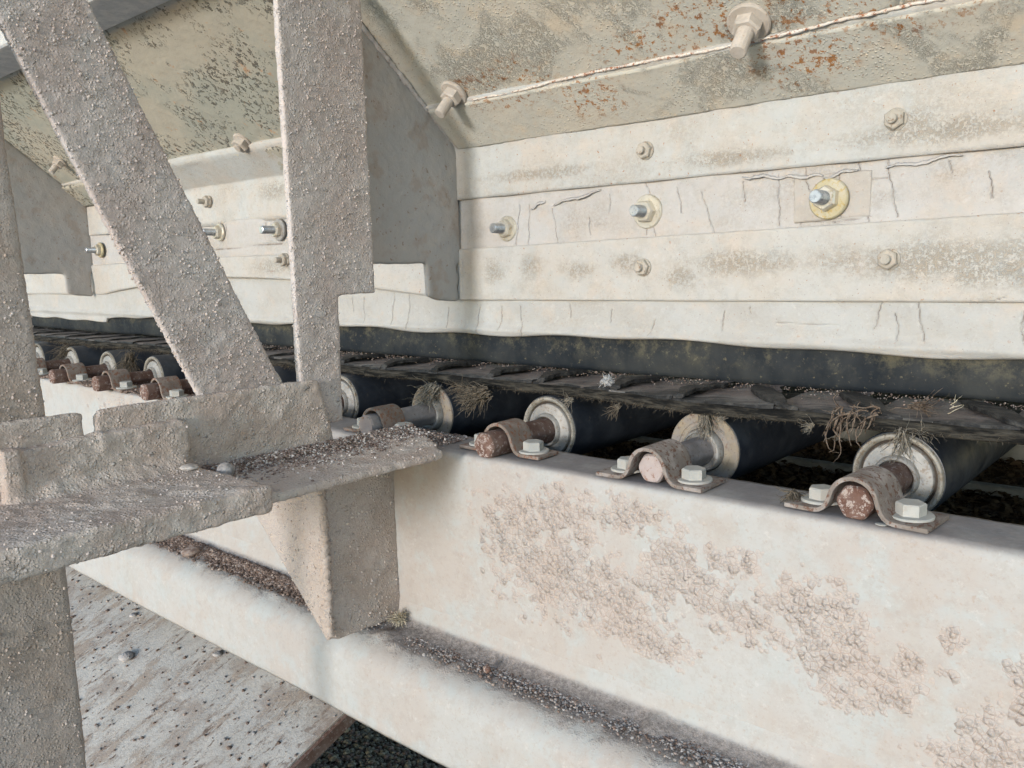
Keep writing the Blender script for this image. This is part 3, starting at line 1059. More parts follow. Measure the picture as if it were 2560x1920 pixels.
def bent_plate(name, x0, x1, mat, step, yb, zlo, s1, th=0.005, dsp=None, crackless=True):
    pr = [(yb, zlo)] + [(yb, z) for z in np.linspace(zlo + 0.004, O_z - 0.006, 16)]
    pr += [(yb + dy * 0.004 * 0.3, O_z - 0.0015)]
    pr += [(yb + dy * s, O_z + dz * s) for s in np.linspace(0.003, s1, 14)]
    bk = [(y + 0.004, z + 0.004) for y, z in pr[::-1]]
    bk[-1] = (yb + th, zlo)
    xs = np.arange(x0, x1 + 1e-6, step)
    return sweep_x(name, pr + bk, xs, mat, chute, dsp)


def d_b1(V):
    d = vnoise(V, 10, 71, 3) * 0.0012 + vnoise(V, 70, 72, 4, 0.6) * 0.0007
    up = V[:, 2] > 0.38
    return d + up * vnoise(V, 28, 73, 3) * 0.002


bent_plate('upper_board', -0.8015, 0.6, 'board', 0.004, 0.1855, 0.2785, 0.0695, dsp=d_b1)


def d_b1f(V):
    s = np.array([sag(x) for x in V[:, 0]])
    return d_b1(V) + s * 0.006


bent_plate('upper_board', -3.4, -0.808, 'board', 0.01, 0.1855, 0.2785, 0.064, dsp=d_b1f)

# the lower turned-out flange reads darker: same paint as the slope, laid as its own thin sheet
slope_sheet('flange_plate', -0.792, 0.6, 0.002, 0.0705, 0.0055, 'hopper', 0.003, 0.0010)
slope_sheet('flange_plate', -3.4, -0.808, 0.002, 0.0650, 0.0075, 'hopper_far', 0.006, 0.0010)

b23 = lambda x: 0.2115 + (x + 0.8) * 0.0165 if x > -0.82 else 0.2115 + sag(x) * 0.004
ragged = lambda a, f, sd: (lambda X: vnoise(np.stack([X, X * 0, X * 0], 1), f, sd, 4, 0.6) * a)
XN = np.arange(-0.8015, 0.6, 0.0009)
XL = np.arange(-3.4, -0.808, 0.004)
c2 = [[(-.336, .276), (-.332, .259)], [(-.287, .279), (-.275, .224)], [(-.262, .278), (-.259, .262), (-.252, .227)], [(-.347, .267), (-.339, .222)],
      [(-.363, .273), (-.361, .225)], [(-.446, .263), (-.432, .219)], [(-.475, .270), (-.469, .243)], [(-.514, .277), (-.507, .261)],
      [(-.504, .237), (-.501, .220)], [(-.306, .238), (-.303, .230)], [(-.339, .2275), (-.306, .2255), (-.274, .2285)], [(-.695, .266), (-.702, .212)],
      [(-.679, .265), (-.683, .214)], [(-.644, .259), (-.637, .216)], [(-.509, .240), (-.513, .222)], [(-.40, .27), (-.398, .25)],
      [(-.56, .268), (-.561, .25)], [(-.59, .245), (-.588, .225)], [(-.18, .26), (-.176, .238)], [(-.21, .272), (-.209, .262)],
      [(-.287, .262), (-.262, .262)], [(-.339, .255), (-.325, .254)], [(-.72, .25), (-.722, .23)], [(-.12, .27), (-.116, .24)]]
sheet('clamp_strip', XN, b23, lambda x: 0.281, lambda x: 0.1905, 52, 'board_rubber', chute, 0.006, c2,
      wav=lambda X, Z: 0.0015 * np.sin(X * 60) * np.sin(Z * 50), edge_lo=ragged(0.0016, 40, 81))
sheet('clamp_strip', XL, b23, lambda x: 0.281, lambda x: 0.1905 - sag(x) * 0.010, 20, 'board_rubber', chute, 0.006,
      [[(-1.36, .27), (-1.362, .25)], [(-1.24, .27), (-1.238, .262)], [(-1.5, .268), (-1.502, .24)], [(-1.42, .232), (-1.2, .236)]], cw=0.002,
      wav=lambda X, Z: 0.003 * np.sin(X * 30))
sheet('rubber_patch', np.arange(-0.346, -0.2745, 0.0009), lambda x: 0.2262 + (x + 0.346) * 0.03, lambda x: 0.2705, lambda x: 0.1888, 40, 'patch_rubber', chute, 0.0025,
      [[(-.336, .272), (-.332, .256)], [(-.303, .240), (-.300, .228)], [(-.306, .272), (-.303, .262)]], edge_hi=ragged(0.0022, 60, 88), edge_lo=ragged(0.0008, 50, 89))
b34 = lambda x: (0.1485 + (x + 0.8) * 0.006) if x > -0.82 else 0.150 + sag(x) * 0.033
sheet('lower_board', XN, b34, lambda x: b23(x) + 0.0035, lambda x: 0.1845, 52, 'board_mouldy', chute, 0.007,
      [[(-.17, .154), (-.16, .1575), (-.13, .158), (-.10, .156)]], edge_hi=ragged(0.0012, 70, 83))
sheet('lower_board', XL, b34, lambda x: b23(x) + 0.0035, lambda x: 0.1845 - sag(x) * 0.014, 20, 'board_mouldy', chute, 0.007,
      wav=lambda X, Z: 0.0025 * np.sin(X * 22 + Z * 40))
c4 = [[(-1.026, .150), (-1.028, .130)], [(-.999, .152), (-1.003, .113)], [(-.934, .159), (-.939, .112)], [(-.902, .155), (-.907, .108)],
      [(-.824, .138), (-.829, .110)], [(-.768, .141), (-.772, .103)], [(-.728, .142), (-.732, .111)], [(-.697, .142), (-.695, .105)],
      [(-.261, .153), (-.268, .127)], [(-.231, .152), (-.225, .118)], [(-.249, .141), (-.247, .117)], [(-.42, .14), (-.421, .12)],
      [(-.36, .13), (-.30, .129)], [(-.39, .145), (-.389, .138)], [(-.56, .14), (-.561, .125)], [(-.62, .145), (-.618, .13)],
      [(-.15, .145), (-.148, .118)], [(-.50, .13), (-.51, .112)]]
X4 = np.concatenate([np.arange(-3.4, -1.1, 0.006), np.arange(-1.1, 0.0, 0.0010), np.arange(0.0, 0.6, 0.01)])
lip = lambda X, Z: -0.004 * np.exp(-((Z - 0.111) / 0.005) ** 2) + 0.0012 * np.sin(X * 40 + Z * 90)
sheet('white_skirt', X4, lambda x: 0.1055 - (0.008 if x < -1.9 else 0.0) - 0.006 * max(0, min(1, (-1.2 - x))), lambda x: b34(x) + 0.006, lambda x: 0.1895 - sag(x) * 0.006, 44, 'skirt_white', chute, 0.009, c4,
      wav=lip, edge_lo=lambda X: 0.0022 * np.sin(X * 11 + 1) + 0.0014 * np.sin(X * 37))

# inner black rubber skirt that seals on the belt
XK = np.concatenate([np.arange(-3.4, -1.2, 0.02), np.arange(-1.2, 0.0, 0.006), np.arange(0, 0.6, 0.02)])
kp = [(0.2065, 0.16), (0.2035, 0.118), (0.1995, 0.10), (0.1975, 0.085), (0.1985, 0.072), (0.200, 0.0665), (0.2085, 0.0665), (0.212, 0.10), (0.214, 0.16)]
sweep_x('rubber_skirt', densify(kp, 0.004), XK, 'rubber', chute, lambda V: vnoise(V, 7, 91, 3) * 0.0035 + vnoise(V, 50, 92, 3) * 0.0006)

# ribs
rib_pts = [(0.189, 0.1985), (0.189, 0.3475), (0.02, 0.4855), (0.02, 0.199), (0.127, 0.1975), (0.128, 0.157), (0.146, 0.150), (0.180, 0.147), (0.184, 0.152), (0.181, 0.163), (0.184, 0.178), (0.180, 0.190), (0.183, 0.197)]
rib_near = lumpy('rib', [yz(rib_pts, -0.805, -0.797)], 'rib', chute, 0.0024, 0.0009, 100, 55, 0.0006, 30, 1)
rib2 = [(y, z) for y, z in rib_pts]
lumpy('rib', [yz(rib2, -1.938, -1.930)], 'rib', chute, 0.004, 0.0009, 80, 57, 0, 30, 1)
lumpy('rib', [yz(rib2, -3.07, -3.062)], 'rib', chute, 0.006, 0.0009, 80, 58, 0, 30, 1)

# weld beads along the lap joint
for (xa, xb, s, sd) in ((-0.715, 0.5, 0.0705, 1), (-1.9, -0.82, 0.065, 2)):
    pts = []
    x = xa
    while x < xb:
        q = np.array([[x, sd, 0.0]])
        pts.append(SP(x, s + 0.0016 * math.sin(x * 21) + (x + 0.8) * 0.006 + 0.0014 * float(vnoise(q, 60, 5, 3)[0]), 0.0030 + 0.0013 * float(vnoise(q, 45, 9, 2)[0])))
        x += 0.0028
    tube('weld_bead', pts, 0.0015, 'weld', chute, 7, sd, 0.4)
# weld down the rib to the slope
pts = [SP(-0.7955, 0.205 - i * 0.0035, 0.001) for i in range(58)]
tube('weld_bead', pts, 0.0032, 'rib', chute, 6, 8, 0.4)


def stud_bolt(loc, axis, wr, nr, nh, sr, sl, mats, spin=0.3, wt=0.0018):
    """stud standing out of the plate along axis, with its nut and washer"""
    M = Matrix.Translation(Vector(loc)) @ Vector(axis).to_track_quat('Z', 'Y').to_matrix().to_4x4()
    b = bmesh.new()
    # threaded stud as a ringed shaft
    rings = []
    k = int(sl / 0.0009)
    n = 16
    for i in range(k + 1):
        z = nh * 0.6 + (sl - nh * 0.6) * i / k
        r = sr * (0.93 if i % 2 else 1.0)
        if i == k:
            r = sr * 0.82
        rings.append([b.verts.new((r * math.cos(2 * math.pi * j / n), r * math.sin(2 * math.pi * j / n), z)) for j in range(n)])
    for a, c in zip(rings[:-1], rings[1:]):
        for j in range(n):
            b.faces.new([a[j], a[(j + 1) % n], c[(j + 1) % n], c[j]])
    b.faces.new(rings[-1])
    bmesh.ops.transform(b, matrix=M, verts=b.verts)
    st = to_obj('bolt', b, mats[0], chute)
    b = bmesh.new()
    hexagon(b, nr, wt, nh, spin, 6, None, 0.14)
    bmesh.ops.transform(b, matrix=M, verts=b.verts)
    to_obj('nut', b, mats[1], st)
    if wr:
        b = bmesh.new()
        disc(b, wr, -0.002, wt, 40)
        bmesh.ops.transform(b, matrix=M, verts=b.verts)
        to_obj('washer', b, mats[2], st)
    return st


FRONT = (-0.04, -1, 0.0)
for x, z, sp in ((-0.510, 0.311, 0.2), (-0.254, 0.311, 0.5)):
    stud_bolt((x, 0.1852, z), FRONT, 0.0098, 0.0092, 0.007, 0.0044, 0.0125, ('bolt_dull',) * 3, sp)
for x, z, sp in ((-0.513, 0.187, 0.1), (-0.255, 0.190, 0.6)):
    stud_bolt((x, 0.1842, z), FRONT, 0.0098, 0.0092, 0.007, 0.0046, 0.0125, ('bolt_dull',) * 3, sp)
stud_bolt((-0.716, 0.190, 0.238), (-0.06, -1, 0.02), 0.0160, 0.0115, 0.0095, 0.0062, 0.026, ('steel_shiny', 'zinc', 'zinc'), 0.25)
stud_bolt((-0.511, 0.190, 0.247), (-0.05, -1, 0.02), 0.0185, 0.0125, 0.010, 0.0065, 0.026, ('steel_shiny', 'zinc', 'zinc'), 0.0)
stud_bolt((-0.312, 0.1868, 0.247), (-0.10, -1, 0.06), 0.0190, 0.0120, 0.010, 0.0066, 0.026, ('steel_shiny', 'zinc', 'zinc_yellow'), 0.5)
SL = (0.0, ny, nz_)
stud_bolt(SP(-0.737, 0.083, 0.002), (-0.10, ny, nz_), 0.0175, 0.0122, 0.012, 0.0068, 0.034, ('bolt_dusty',) * 3, 0.3)
stud_bolt(SP(-0.361, 0.090, 0.002), (0.05, ny, nz_), 0.0195, 0.0132, 0.012, 0.0078, 0.038, ('bolt_dusty',) * 3, 0.0)
stud_bolt(SP(-1.205, 0.078, 0.002), SL, 0.016, 0.0135, 0.012, 0.006, 0.016, ('bolt_dusty',) * 3, 0.3)
stud_bolt(SP(-1.47, 0.075, 0.002), SL, 0.016, 0.0135, 0.012, 0.006, 0.016, ('bolt_dusty',) * 3, 0.3)
stud_bolt(SP(-1.82, 0.12, 0.002), SL, 0.014, 0.011, 0.012, 0.006, 0.03, ('bolt_dusty',) * 3, 0.3)
stud_bolt((-1.405, 0.176, 0.316), FRONT, 0.0105, 0.0105, 0.008, 0.0045, 0.020, ('bolt_dull',) * 3)
stud_bolt((-1.378, 0.178, 0.262), FRONT, 0.0155, 0.012, 0.010, 0.0062, 0.032, ('steel_shiny', 'zinc', 'zinc'))
stud_bolt((-1.198, 0.179, 0.258), FRONT, 0.0175, 0.012, 0.010, 0.0065, 0.032, ('steel_shiny', 'zinc', 'galv'))
stud_bolt((-1.175, 0.172, 0.210), FRONT, 0.0105, 0.0105, 0.008, 0.0045, 0.018, ('bolt_dull',) * 3)
stud_bolt((-1.88, 0.184, 0.246), FRONT, 0.0160, 0.012, 0.010, 0.0062, 0.030, ('steel_shiny', 'zinc', 'zinc_yellow'))

# torn curls of paint and rubber along the top of the clamp strip
rg = random.Random(5)


def curl(x0, x1, z0, z1, y, lift, n=24):
    bm = bmesh.new()
    prev = None
    for i in range(n + 1):
        t = i / n
        x = x0 + (x1 - x0) * t
        z = z0 + (z1 - z0) * t + 0.0012 * math.sin(t * 9 + x0 * 70) + rg.uniform(-.0005, .0005)
        wdt = 0.0014 * math.sin(math.pi * (0.06 + 0.88 * t)) + rg.uniform(0, .0009)
        l = 0.5 * lift * math.sin(math.pi * t)
        a = bm.verts.new((x, y - 0.0004 - l * 0.2, z + wdt))
        b_ = bm.verts.new((x, y - 0.0014 - l, z - wdt * 0.6))
        if prev:
            bm.faces.new([prev[0], a, b_, prev[1]])
        prev = (a, b_)
    ob = to_obj('torn_strip', bm, 'board_rubber', chute, True)
    sd = ob.modifiers.new('s', 'SOLIDIFY')
    sd.thickness = 0.0007


for a in ((-.640, -.572, .262, .2735, .1895, .004), (-.676, -.652, .259, .268, .1895, .003), (-.40, -.355, .274, .270, .189, .002),
          (-.355, -.318, .270, .268, .189, .004), (-.318, -.286, .266, .272, .189, .002), (-.262, -.20, .270, .2755, .189, .002)):
    curl(*a)

# upper beam carried on the slope plate
bm = bmesh.new()
box(bm, -3.4, 0.6, -0.118, -0.045, 0.534, 0.592)
bmesh.ops.recalc_face_normals(bm, faces=bm.faces)
to_obj('stiffener_beam', bm, 'beam_paint', chute, False, 0.006, 3)
bm = bmesh.new()
box(bm, -3.4, 0.6, -0.128, -0.117, 0.566, 0.578)
bmesh.ops.recalc_face_normals(bm, faces=bm.faces)
to_obj('stiffener_flange', bm, 'beam_paint', chute, False, 0.003, 2)
# chute body behind the boards and above
bm = bmesh.new()
box(bm, -3.4, 0.6, 0.22, 0.95, 0.16, 0.34)
bmesh.ops.recalc_face_normals(bm, faces=bm.faces)
to_obj('chute_body', bm, 'rib', chute)
# far-side upper plate
bm = prism([(-3.4, 0.20, 0.36), (-3.4, -0.20, 0.70), (-3.4, 0.95, 0.70), (-3.4, 0.95, 0.36)], (4.0, 0, 0))
to_obj('chute_hood', bm, 'rib', chute)

# ------------------------------------------------------------------ conveyor belt
belt = empty('conveyor_belt', (0, 0.1, 0.05), 'worn black rubber conveyor belt with ragged frayed edge and torn cover flaps', 'conveyor belt')


def edge_y(x):
    return 0.102 + 0.006 * math.sin(x * 7.3) + 0.003 * math.sin(x * 23 + 1) + (0.010 if x < -0.9 else 0.0) - 0.012 * math.exp(-((x + 0.42) / 0.1) ** 2) + 0.012 * math.exp(-((x + 0.10) / 0.07) ** 2)


XBt = np.concatenate([np.arange(-3.4, -1.0, 0.01), np.arange(-1.0, 0.1, 0.0025), np.arange(0.1, 0.6, 0.02)])
pr_b = []
ez = [0.0500, 0.0520, 0.0545, 0.057, 0.0590, 0.0600]
eo = [0.004, 0.0, 0.0012, -0.0005, 0.001, 0.004]
nb = len(ez)
rows = []
for x in XBt:
    e = edge_y(x)
    pts = [(x, 1.0, 0.0500)] + [(x, e + 0.03, 0.050)] + [(x, e + o_, z) for o_, z in zip(eo, ez)] + [(x, e + 0.03, 0.0605), (x, 1.0, 0.0605)]
    rows.append(pts)
V = np.array(rows).reshape(-1, 3)
jit = vnoise(V, 160, 101, 3) * 0.0016 * (V[:, 1] < 0.14)
V[:, 1] += jit
F = grid_faces(len(XBt), nb + 4, True)
me = mesh_from('carcass', V, F)
bm = bmesh.new()
bm.from_mesh(me)
bmesh.ops.recalc_face_normals(bm, faces=bm.faces)
bm.to_mesh(me)
bm.free()
o = link('carcass', me, ['belt_edge'], None)
o.parent = belt
o.matrix_parent_inverse = belt.matrix_world.inverted() if False else Matrix.Translation((0, -0.1, -0.05))


def keep(o, par, loc):
    o.parent = par
    o.matrix_parent_inverse = Matrix.Translation(Vector(loc)).inverted()
    return o


# torn top cover: lapped flaps, each rising towards its free right-hand end
stepx = [-3.4 + 0.098 * i for i in range(25)]
stepx = [s for s in stepx if s < -1.05] + [-0.975, -0.876, -0.787, -0.688, -0.611, -0.508, -0.423, -0.328, -0.244, -0.142, -0.04, 0.08]
rg = random.Random(21)
for i in range(len(stepx) - 1):
    xa, xb = stepx[i] - 0.004, stepx[i + 1]
    near = xb > -1.05
    nu, nv = (26, 26) if near else (10, 10)
    lift = rg.uniform(0.0032, 0.0060)
    diag = rg.uniform(0.012, 0.03) if xb < -0.33 else -rg.uniform(0.035, 0.05)
    Vt = []
    ph = rg.uniform(0, 6)
    for u in range(nu):
        tu = u / (nu - 1)
        for v in range(nv):
            tv = v / (nv - 1)
            x = xa + (xb - xa) * tu
            yb = edge_y(x) + 0.010 + 0.002 * math.sin(x * 90 + ph)
            y = yb + (0.215 - yb) * tv
            xx = x + tu * (diag * (tv - 0.15)) + 0.0025 * tu * math.sin(tv * 19 + ph) + tu * rg.uniform(-.0008, .0008)
            hgt = 0.0612 + lift * (0.12 + 0.88 * tu ** 1.6) * (1 - 0.55 * math.exp(-tv * 7)) + 0.0006 * math.sin(x * 130 + tv * 9)
            Vt.append((xx, y, hgt))
    Vt = np.array(Vt)
    Vb = Vt.copy()
    Vb[:, 2] -= 0.0038 if near else 0.004
    Vb[:, 2] = np.maximum(Vb[:, 2], 0.0596)
    Vb[:, 1] -= 0.0015
    nn = nu * nv
    F = grid_faces(nu, nv)
    rim = [k * nv for k in range(nu)] + [(nu - 1) * nv + j for j in range(1, nv)] + [k * nv + nv - 1 for k in range(nu - 2, -1, -1)] + [j for j in range(nv - 2, 0, -1)]
    FR = np.array([(rim[k], rim[(k + 1) % len(rim)], rim[(k + 1) % len(rim)] + nn, rim[k] + nn) for k in range(len(rim))])
    me = mesh_from('cover_flap', np.concatenate([Vt, Vb]), np.concatenate([F, F[:, ::-1] + nn, FR]))
    bm = bmesh.new()
    bm.from_mesh(me)
    bmesh.ops.recalc_face_normals(bm, faces=bm.faces)
    bm.to_mesh(me)
    bm.free()
    o = link('cover_flap', me, ['belt', 'belt_black'])
    nz3 = np.empty(len(me.polygons) * 3)
    me.polygons.foreach_get('normal', nz3)
    me.polygons.foreach_set('material_index', (np.abs(nz3.reshape(-1, 3)[:, 2]) < 0.6).astype(np.int32))
    me.set_sharp_from_angle(angle=R(50))
    keep(o, belt, (0, 0.1, 0.05))
# thick black tongues standing at the torn ends
for i, xb in enumerate([s for s in stepx if -1.0 < s < -0.1]):
    e = edge_y(xb)
    big = xb > -0.35
    b = bmesh.new()
    dgx = (0.020 if not big else -0.045)
    p0 = (xb + dgx * 0.9, e + 0.075, 0.068)
    p1 = (xb + dgx * 0.2, e + 0.030, 0.069)
    p2 = (xb + (0.006 if not big else 0.008), e + 0.012, 0.0655)
    p3 = (xb + (0.002 if not big else 0.022), e + 0.010, 0.0625)
    nseg = 14
    rings = []
    for k in range(nseg + 1):
        t = k / nseg
        a = Vector(p0).lerp(Vector(p1), min(1, t * 1.8)) if t < 0.55 else Vector(p1).lerp(Vector(p2), (t - .55) / .3) if t < 0.85 else Vector(p2).lerp(Vector(p3), (t - .85) / .15)
        wd = (0.006 + (0.004 if big else 0)) * (0.5 + math.sin(math.pi * min(1, t + 0.08)) * 0.7) + rg.uniform(-.001, .001)
        hh = 0.0022 + rg.uniform(-.0005, .0007)
        zz = a.z
        rings.append([b.verts.new((a.x + sx * wd, a.y + sx * wd * 0.2, zz + sz * hh)) for sx, sz in ((-1, -1), (1, -1.2), (1.05, 0.6), (-1, 1))])
    for a, c in zip(rings[:-1], rings[1:]):
        for j in range(4):
            b.faces.new([a[j], a[(j + 1) % 4], c[(j + 1) % 4], c[j]])
    b.faces.new(rings[0])
    b.faces.new(rings[-1][::-1])
    bmesh.ops.recalc_face_normals(b, faces=b.faces)
    o = to_obj('torn_tongue', b, 'belt_black', None, False, 0.0006, 1)
    keep(o, belt, (0, 0.1, 0.05))

# frayed threads hanging from the belt edge
rg = random.Random(31)
paths, rads = [], []
for i in range(3600):
    x = rg.uniform(-2.4, 0.05)
    dens = 0.35 + 0.65 * (math.sin(x * 9) * 0.5 + 0.5)
    if x > -1.05 and rg.random() > dens * 0.75:
        continue
    e = edge_y(x)
    L = rg.uniform(0.0015, 0.005) * (1.6 if x < -1.05 else 1) * (1.8 if rg.random() < 0.06 else 1)
    a = rg.uniform(-0.8, 0.8)
    z = rg.uniform(0.050, 0.055)
    p0 = Vector((x, e + 0.002, z))
    p1 = p0 + Vector((math.sin(a) * L * 0.5, -0.5 * L, -0.25 * L))
    p2 = p1 + Vector((math.sin(a + rg.uniform(-.8, .8)) * L * 0.6, -rg.uniform(0, .4) * L, -rg.uniform(.2, .8) * L))
    paths.append([p0, p1, p2])
    rads.append(rg.uniform(0.00015, 0.00032))
o = strands('frayed_threads', paths, rads, 'fibre_dark')
o['kind'] = 'stuff'
keep(o, belt, (0, 0.1, 0.05))

# grit lying on the belt
n = 1700
gx = RNG.uniform(-1.4, -0.02, n)
gy = 0.196 - np.abs(RNG.normal(0, 0.020, n))
gz = 0.0655 + 0.0015 * np.clip((gy - 0.15) * 20, -1, 1)
gy = np.maximum(gy, 0.118)
o = grains('belt_grit', np.stack([gx, gy, gz], 1), RNG.uniform(0.0004, 0.0013, n), ['grit_dark', 'grit'], seed=5)
tag(o, 'brown and pale grit scattered on the belt along the black rubber skirt', 'grit', kind='stuff')

# ------------------------------------------------------------------ idler rollers
ZA = 0.0128


def hex_shaft(name, mat_s, mat_e, parent, y0, y1):
    b = bmesh.new()
    r = 0.0146
    ys = [(y0, 0.90), (y0 + 0.0022, 1.0)] + [(y0 + 0.0022 + (y1 - y0) * k / 12, 1.0) for k in range(1, 13)]
    rings = []
    for y, s in ys:
        rings.append([b.verts.new((r * s * math.cos(R(60 * k)), y, r * s * math.sin(R(60 * k)))) for k in range(6)])
    for a, c in zip(rings[:-1], rings[1:]):
        for j in range(6):
            b.faces.new([a[j], a[(j + 1) % 6], c[(j + 1) % 6], c[j]])
    f = b.faces.new(rings[0])
    b.faces.new(rings[-1])
    bmesh.ops.recalc_face_normals(b, faces=b.faces)
    b.faces.ensure_lookup_table()
    for fc in b.faces:
        if fc.calc_center_median().y < y0 + 0.0015:
            fc.material_index = 1
    sharp = [e for e in b.edges if abs((e.verts[0].co - e.verts[1].co).y) > 1e-4]
    bmesh.ops.bevel(b, geom=sharp, offset=0.0030, segments=3, profile=0.5, affect='EDGES')
    me = bpy.data.meshes.new(name)
    b.to_mesh(me)
    b.free()
    return link(name, me, [mat_s, mat_e], parent, smooth=False)


def make_roller(kind, shaft_mat, end_mat):
    t = empty('idler_roller', (0, 0, 0), 'x', 'roller', 'idler rollers under the belt')
    rad = 0.0375
    if kind == 'A':
        lathe('shell', [(0.020, 0.90), (rad, 0.90), (rad, 0.0038), (rad - 0.0006, 0.0022), (rad - 0.0014, 0.0020)], 'roller', t)
        lathe('lip', [(rad - 0.0013, 0.004), (rad - 0.0013, 0.0012), (rad - 0.0022, -0.0006), (rad - 0.0040, -0.0008), (rad - 0.0058, 0.0004), (rad - 0.0066, 0.0026), (rad - 0.0068, 0.006)], 'lip', t)
        lathe('groove', [(rad - 0.0064, 0.0060), (rad - 0.0100, 0.0064)], 'groove', t)
        lathe('end_cap', [(rad - 0.0091, 0.0075), (rad - 0.0091, 0.0022), (rad - 0.0098, 0.0010), (0.0200, -0.0008), (0.0186, -0.0012), (0.0180, -0.0052), (0.0170, -0.0066), (0.0152, -0.0060), (0.0142, -0.002), (0.010, 0.002)], 'galv', t)
    else:
        lathe('shell', [(0.020, 0.90), (rad, 0.90), (rad, 0.0038), (rad - 0.0006, 0.0022), (rad - 0.0010, 0.0020)], 'roller', t)
        lathe('end_ring', [(rad - 0.0008, 0.0035), (rad - 0.0010, 0.0006), (rad - 0.002, -0.0004), (0.0275, 0.0002), (0.0268, 0.0010), (0.0215, 0.0004), (0.0210, 0.004)], 'tan_steel', t)
        lathe('groove', [(0.0212, 0.0035), (0.0180, 0.0040)], 'groove', t)
        lathe('hub', [(0.0205, 0.0050), (0.0203, -0.0050), (0.0192, -0.0072), (0.0178, -0.0078), (0.0172, -0.0062), (0.0150, -0.0058), (0.0100, -0.002)], 'galv', t)
    hex_shaft('shaft', shaft_mat, end_mat, t, -0.098, 0.02)
    return t


def copy_tree(o, parent=None):
    c = o.copy()
    COL.objects.link(c)
    if parent:
        c.parent = parent
    for ch in list(o.children):
        copy_tree(ch, c)
    return c


protoA = make_roller('A', 'rust_shaft', 'rust_end')
protoB = make_roller('B', 'grey_shaft', 'grey_end')
# x, y of the end face, shaft protrusion start y, kind, clamp y, label
rollers = [
    (-0.2177, 0.1050, 0.0084, 'A', 0.0060, 'nearest black idler roller with grey dished end cap and rusty shaft, foremost under the belt'),
    (-0.3955, 0.1060, 0.0117, 'B', 0.0040, 'black idler roller with tan rusty end ring and grey shaft, second from the right'),
    (-0.5836, 0.1000, -0.0042, 'A', 0.0160, 'black idler roller with clean grey cap and brown rusty shaft, middle of the row'),
    (-0.7698, 0.0990, -0.0053, 'B', 0.0060, 'black idler roller with grey hub and pale grey shaft, just right of the cross angle'),
    (-0.9450, 0.0930, -0.0100, 'A', 0.0040, 'black idler roller with bright end cap peeping out beside the post foot'),
    (-1.1150, 0.0900, -0.0150, 'A', -0.006, 'black idler roller hidden behind the foot of the diagonal brace'),
    (-1.2855, 0.0860, -0.0230, 'A', -0.004, 'black idler roller with shaft end touching the brace foot, left of the brace'),
    (-1.4611, 0.0780, -0.0230, 'A', -0.004, 'black idler roller with tuft of grey fibre hanging over its bright cap'),
    (-1.6415, 0.0770, -0.0250, 'A', -0.004, 'black idler roller with bright cap, third left of the diagonal brace'),
    (-1.8200, 0.0800, -0.0200, 'A', -0.008, 'black idler roller with cap half covered by a brown fibre wad, next to left column'),
    (-2.0000, 0.0800, -0.0200, 'A', -0.008, 'farthest black idler roller, cut off by the left column'),
    (-0.0400, 0.1050, 0.0084, 'A', 0.0060, None),
]
usedA = usedB = False
XR = []
for (x, ye, ys_, kd, yc, lab) in rollers:
    if lab is None:
        continue
    if kd == 'A':
        t = protoA if not usedA else copy_tree(protoA)
        usedA = True
    else:
        t = protoB if not usedB else copy_tree(protoB)
        usedB = True
    t.location = (x, ye, ZA)
    for ch in t.children:
        if ch.name.startswith('shaft'):
            ch.location.y = (ys_ - ye) + 0.098
        else:
            ch.rotation_euler.y = random.uniform(0, 6.28)
    t['label'] = lab

# ------------------------------------------------------------------ shaft clamps


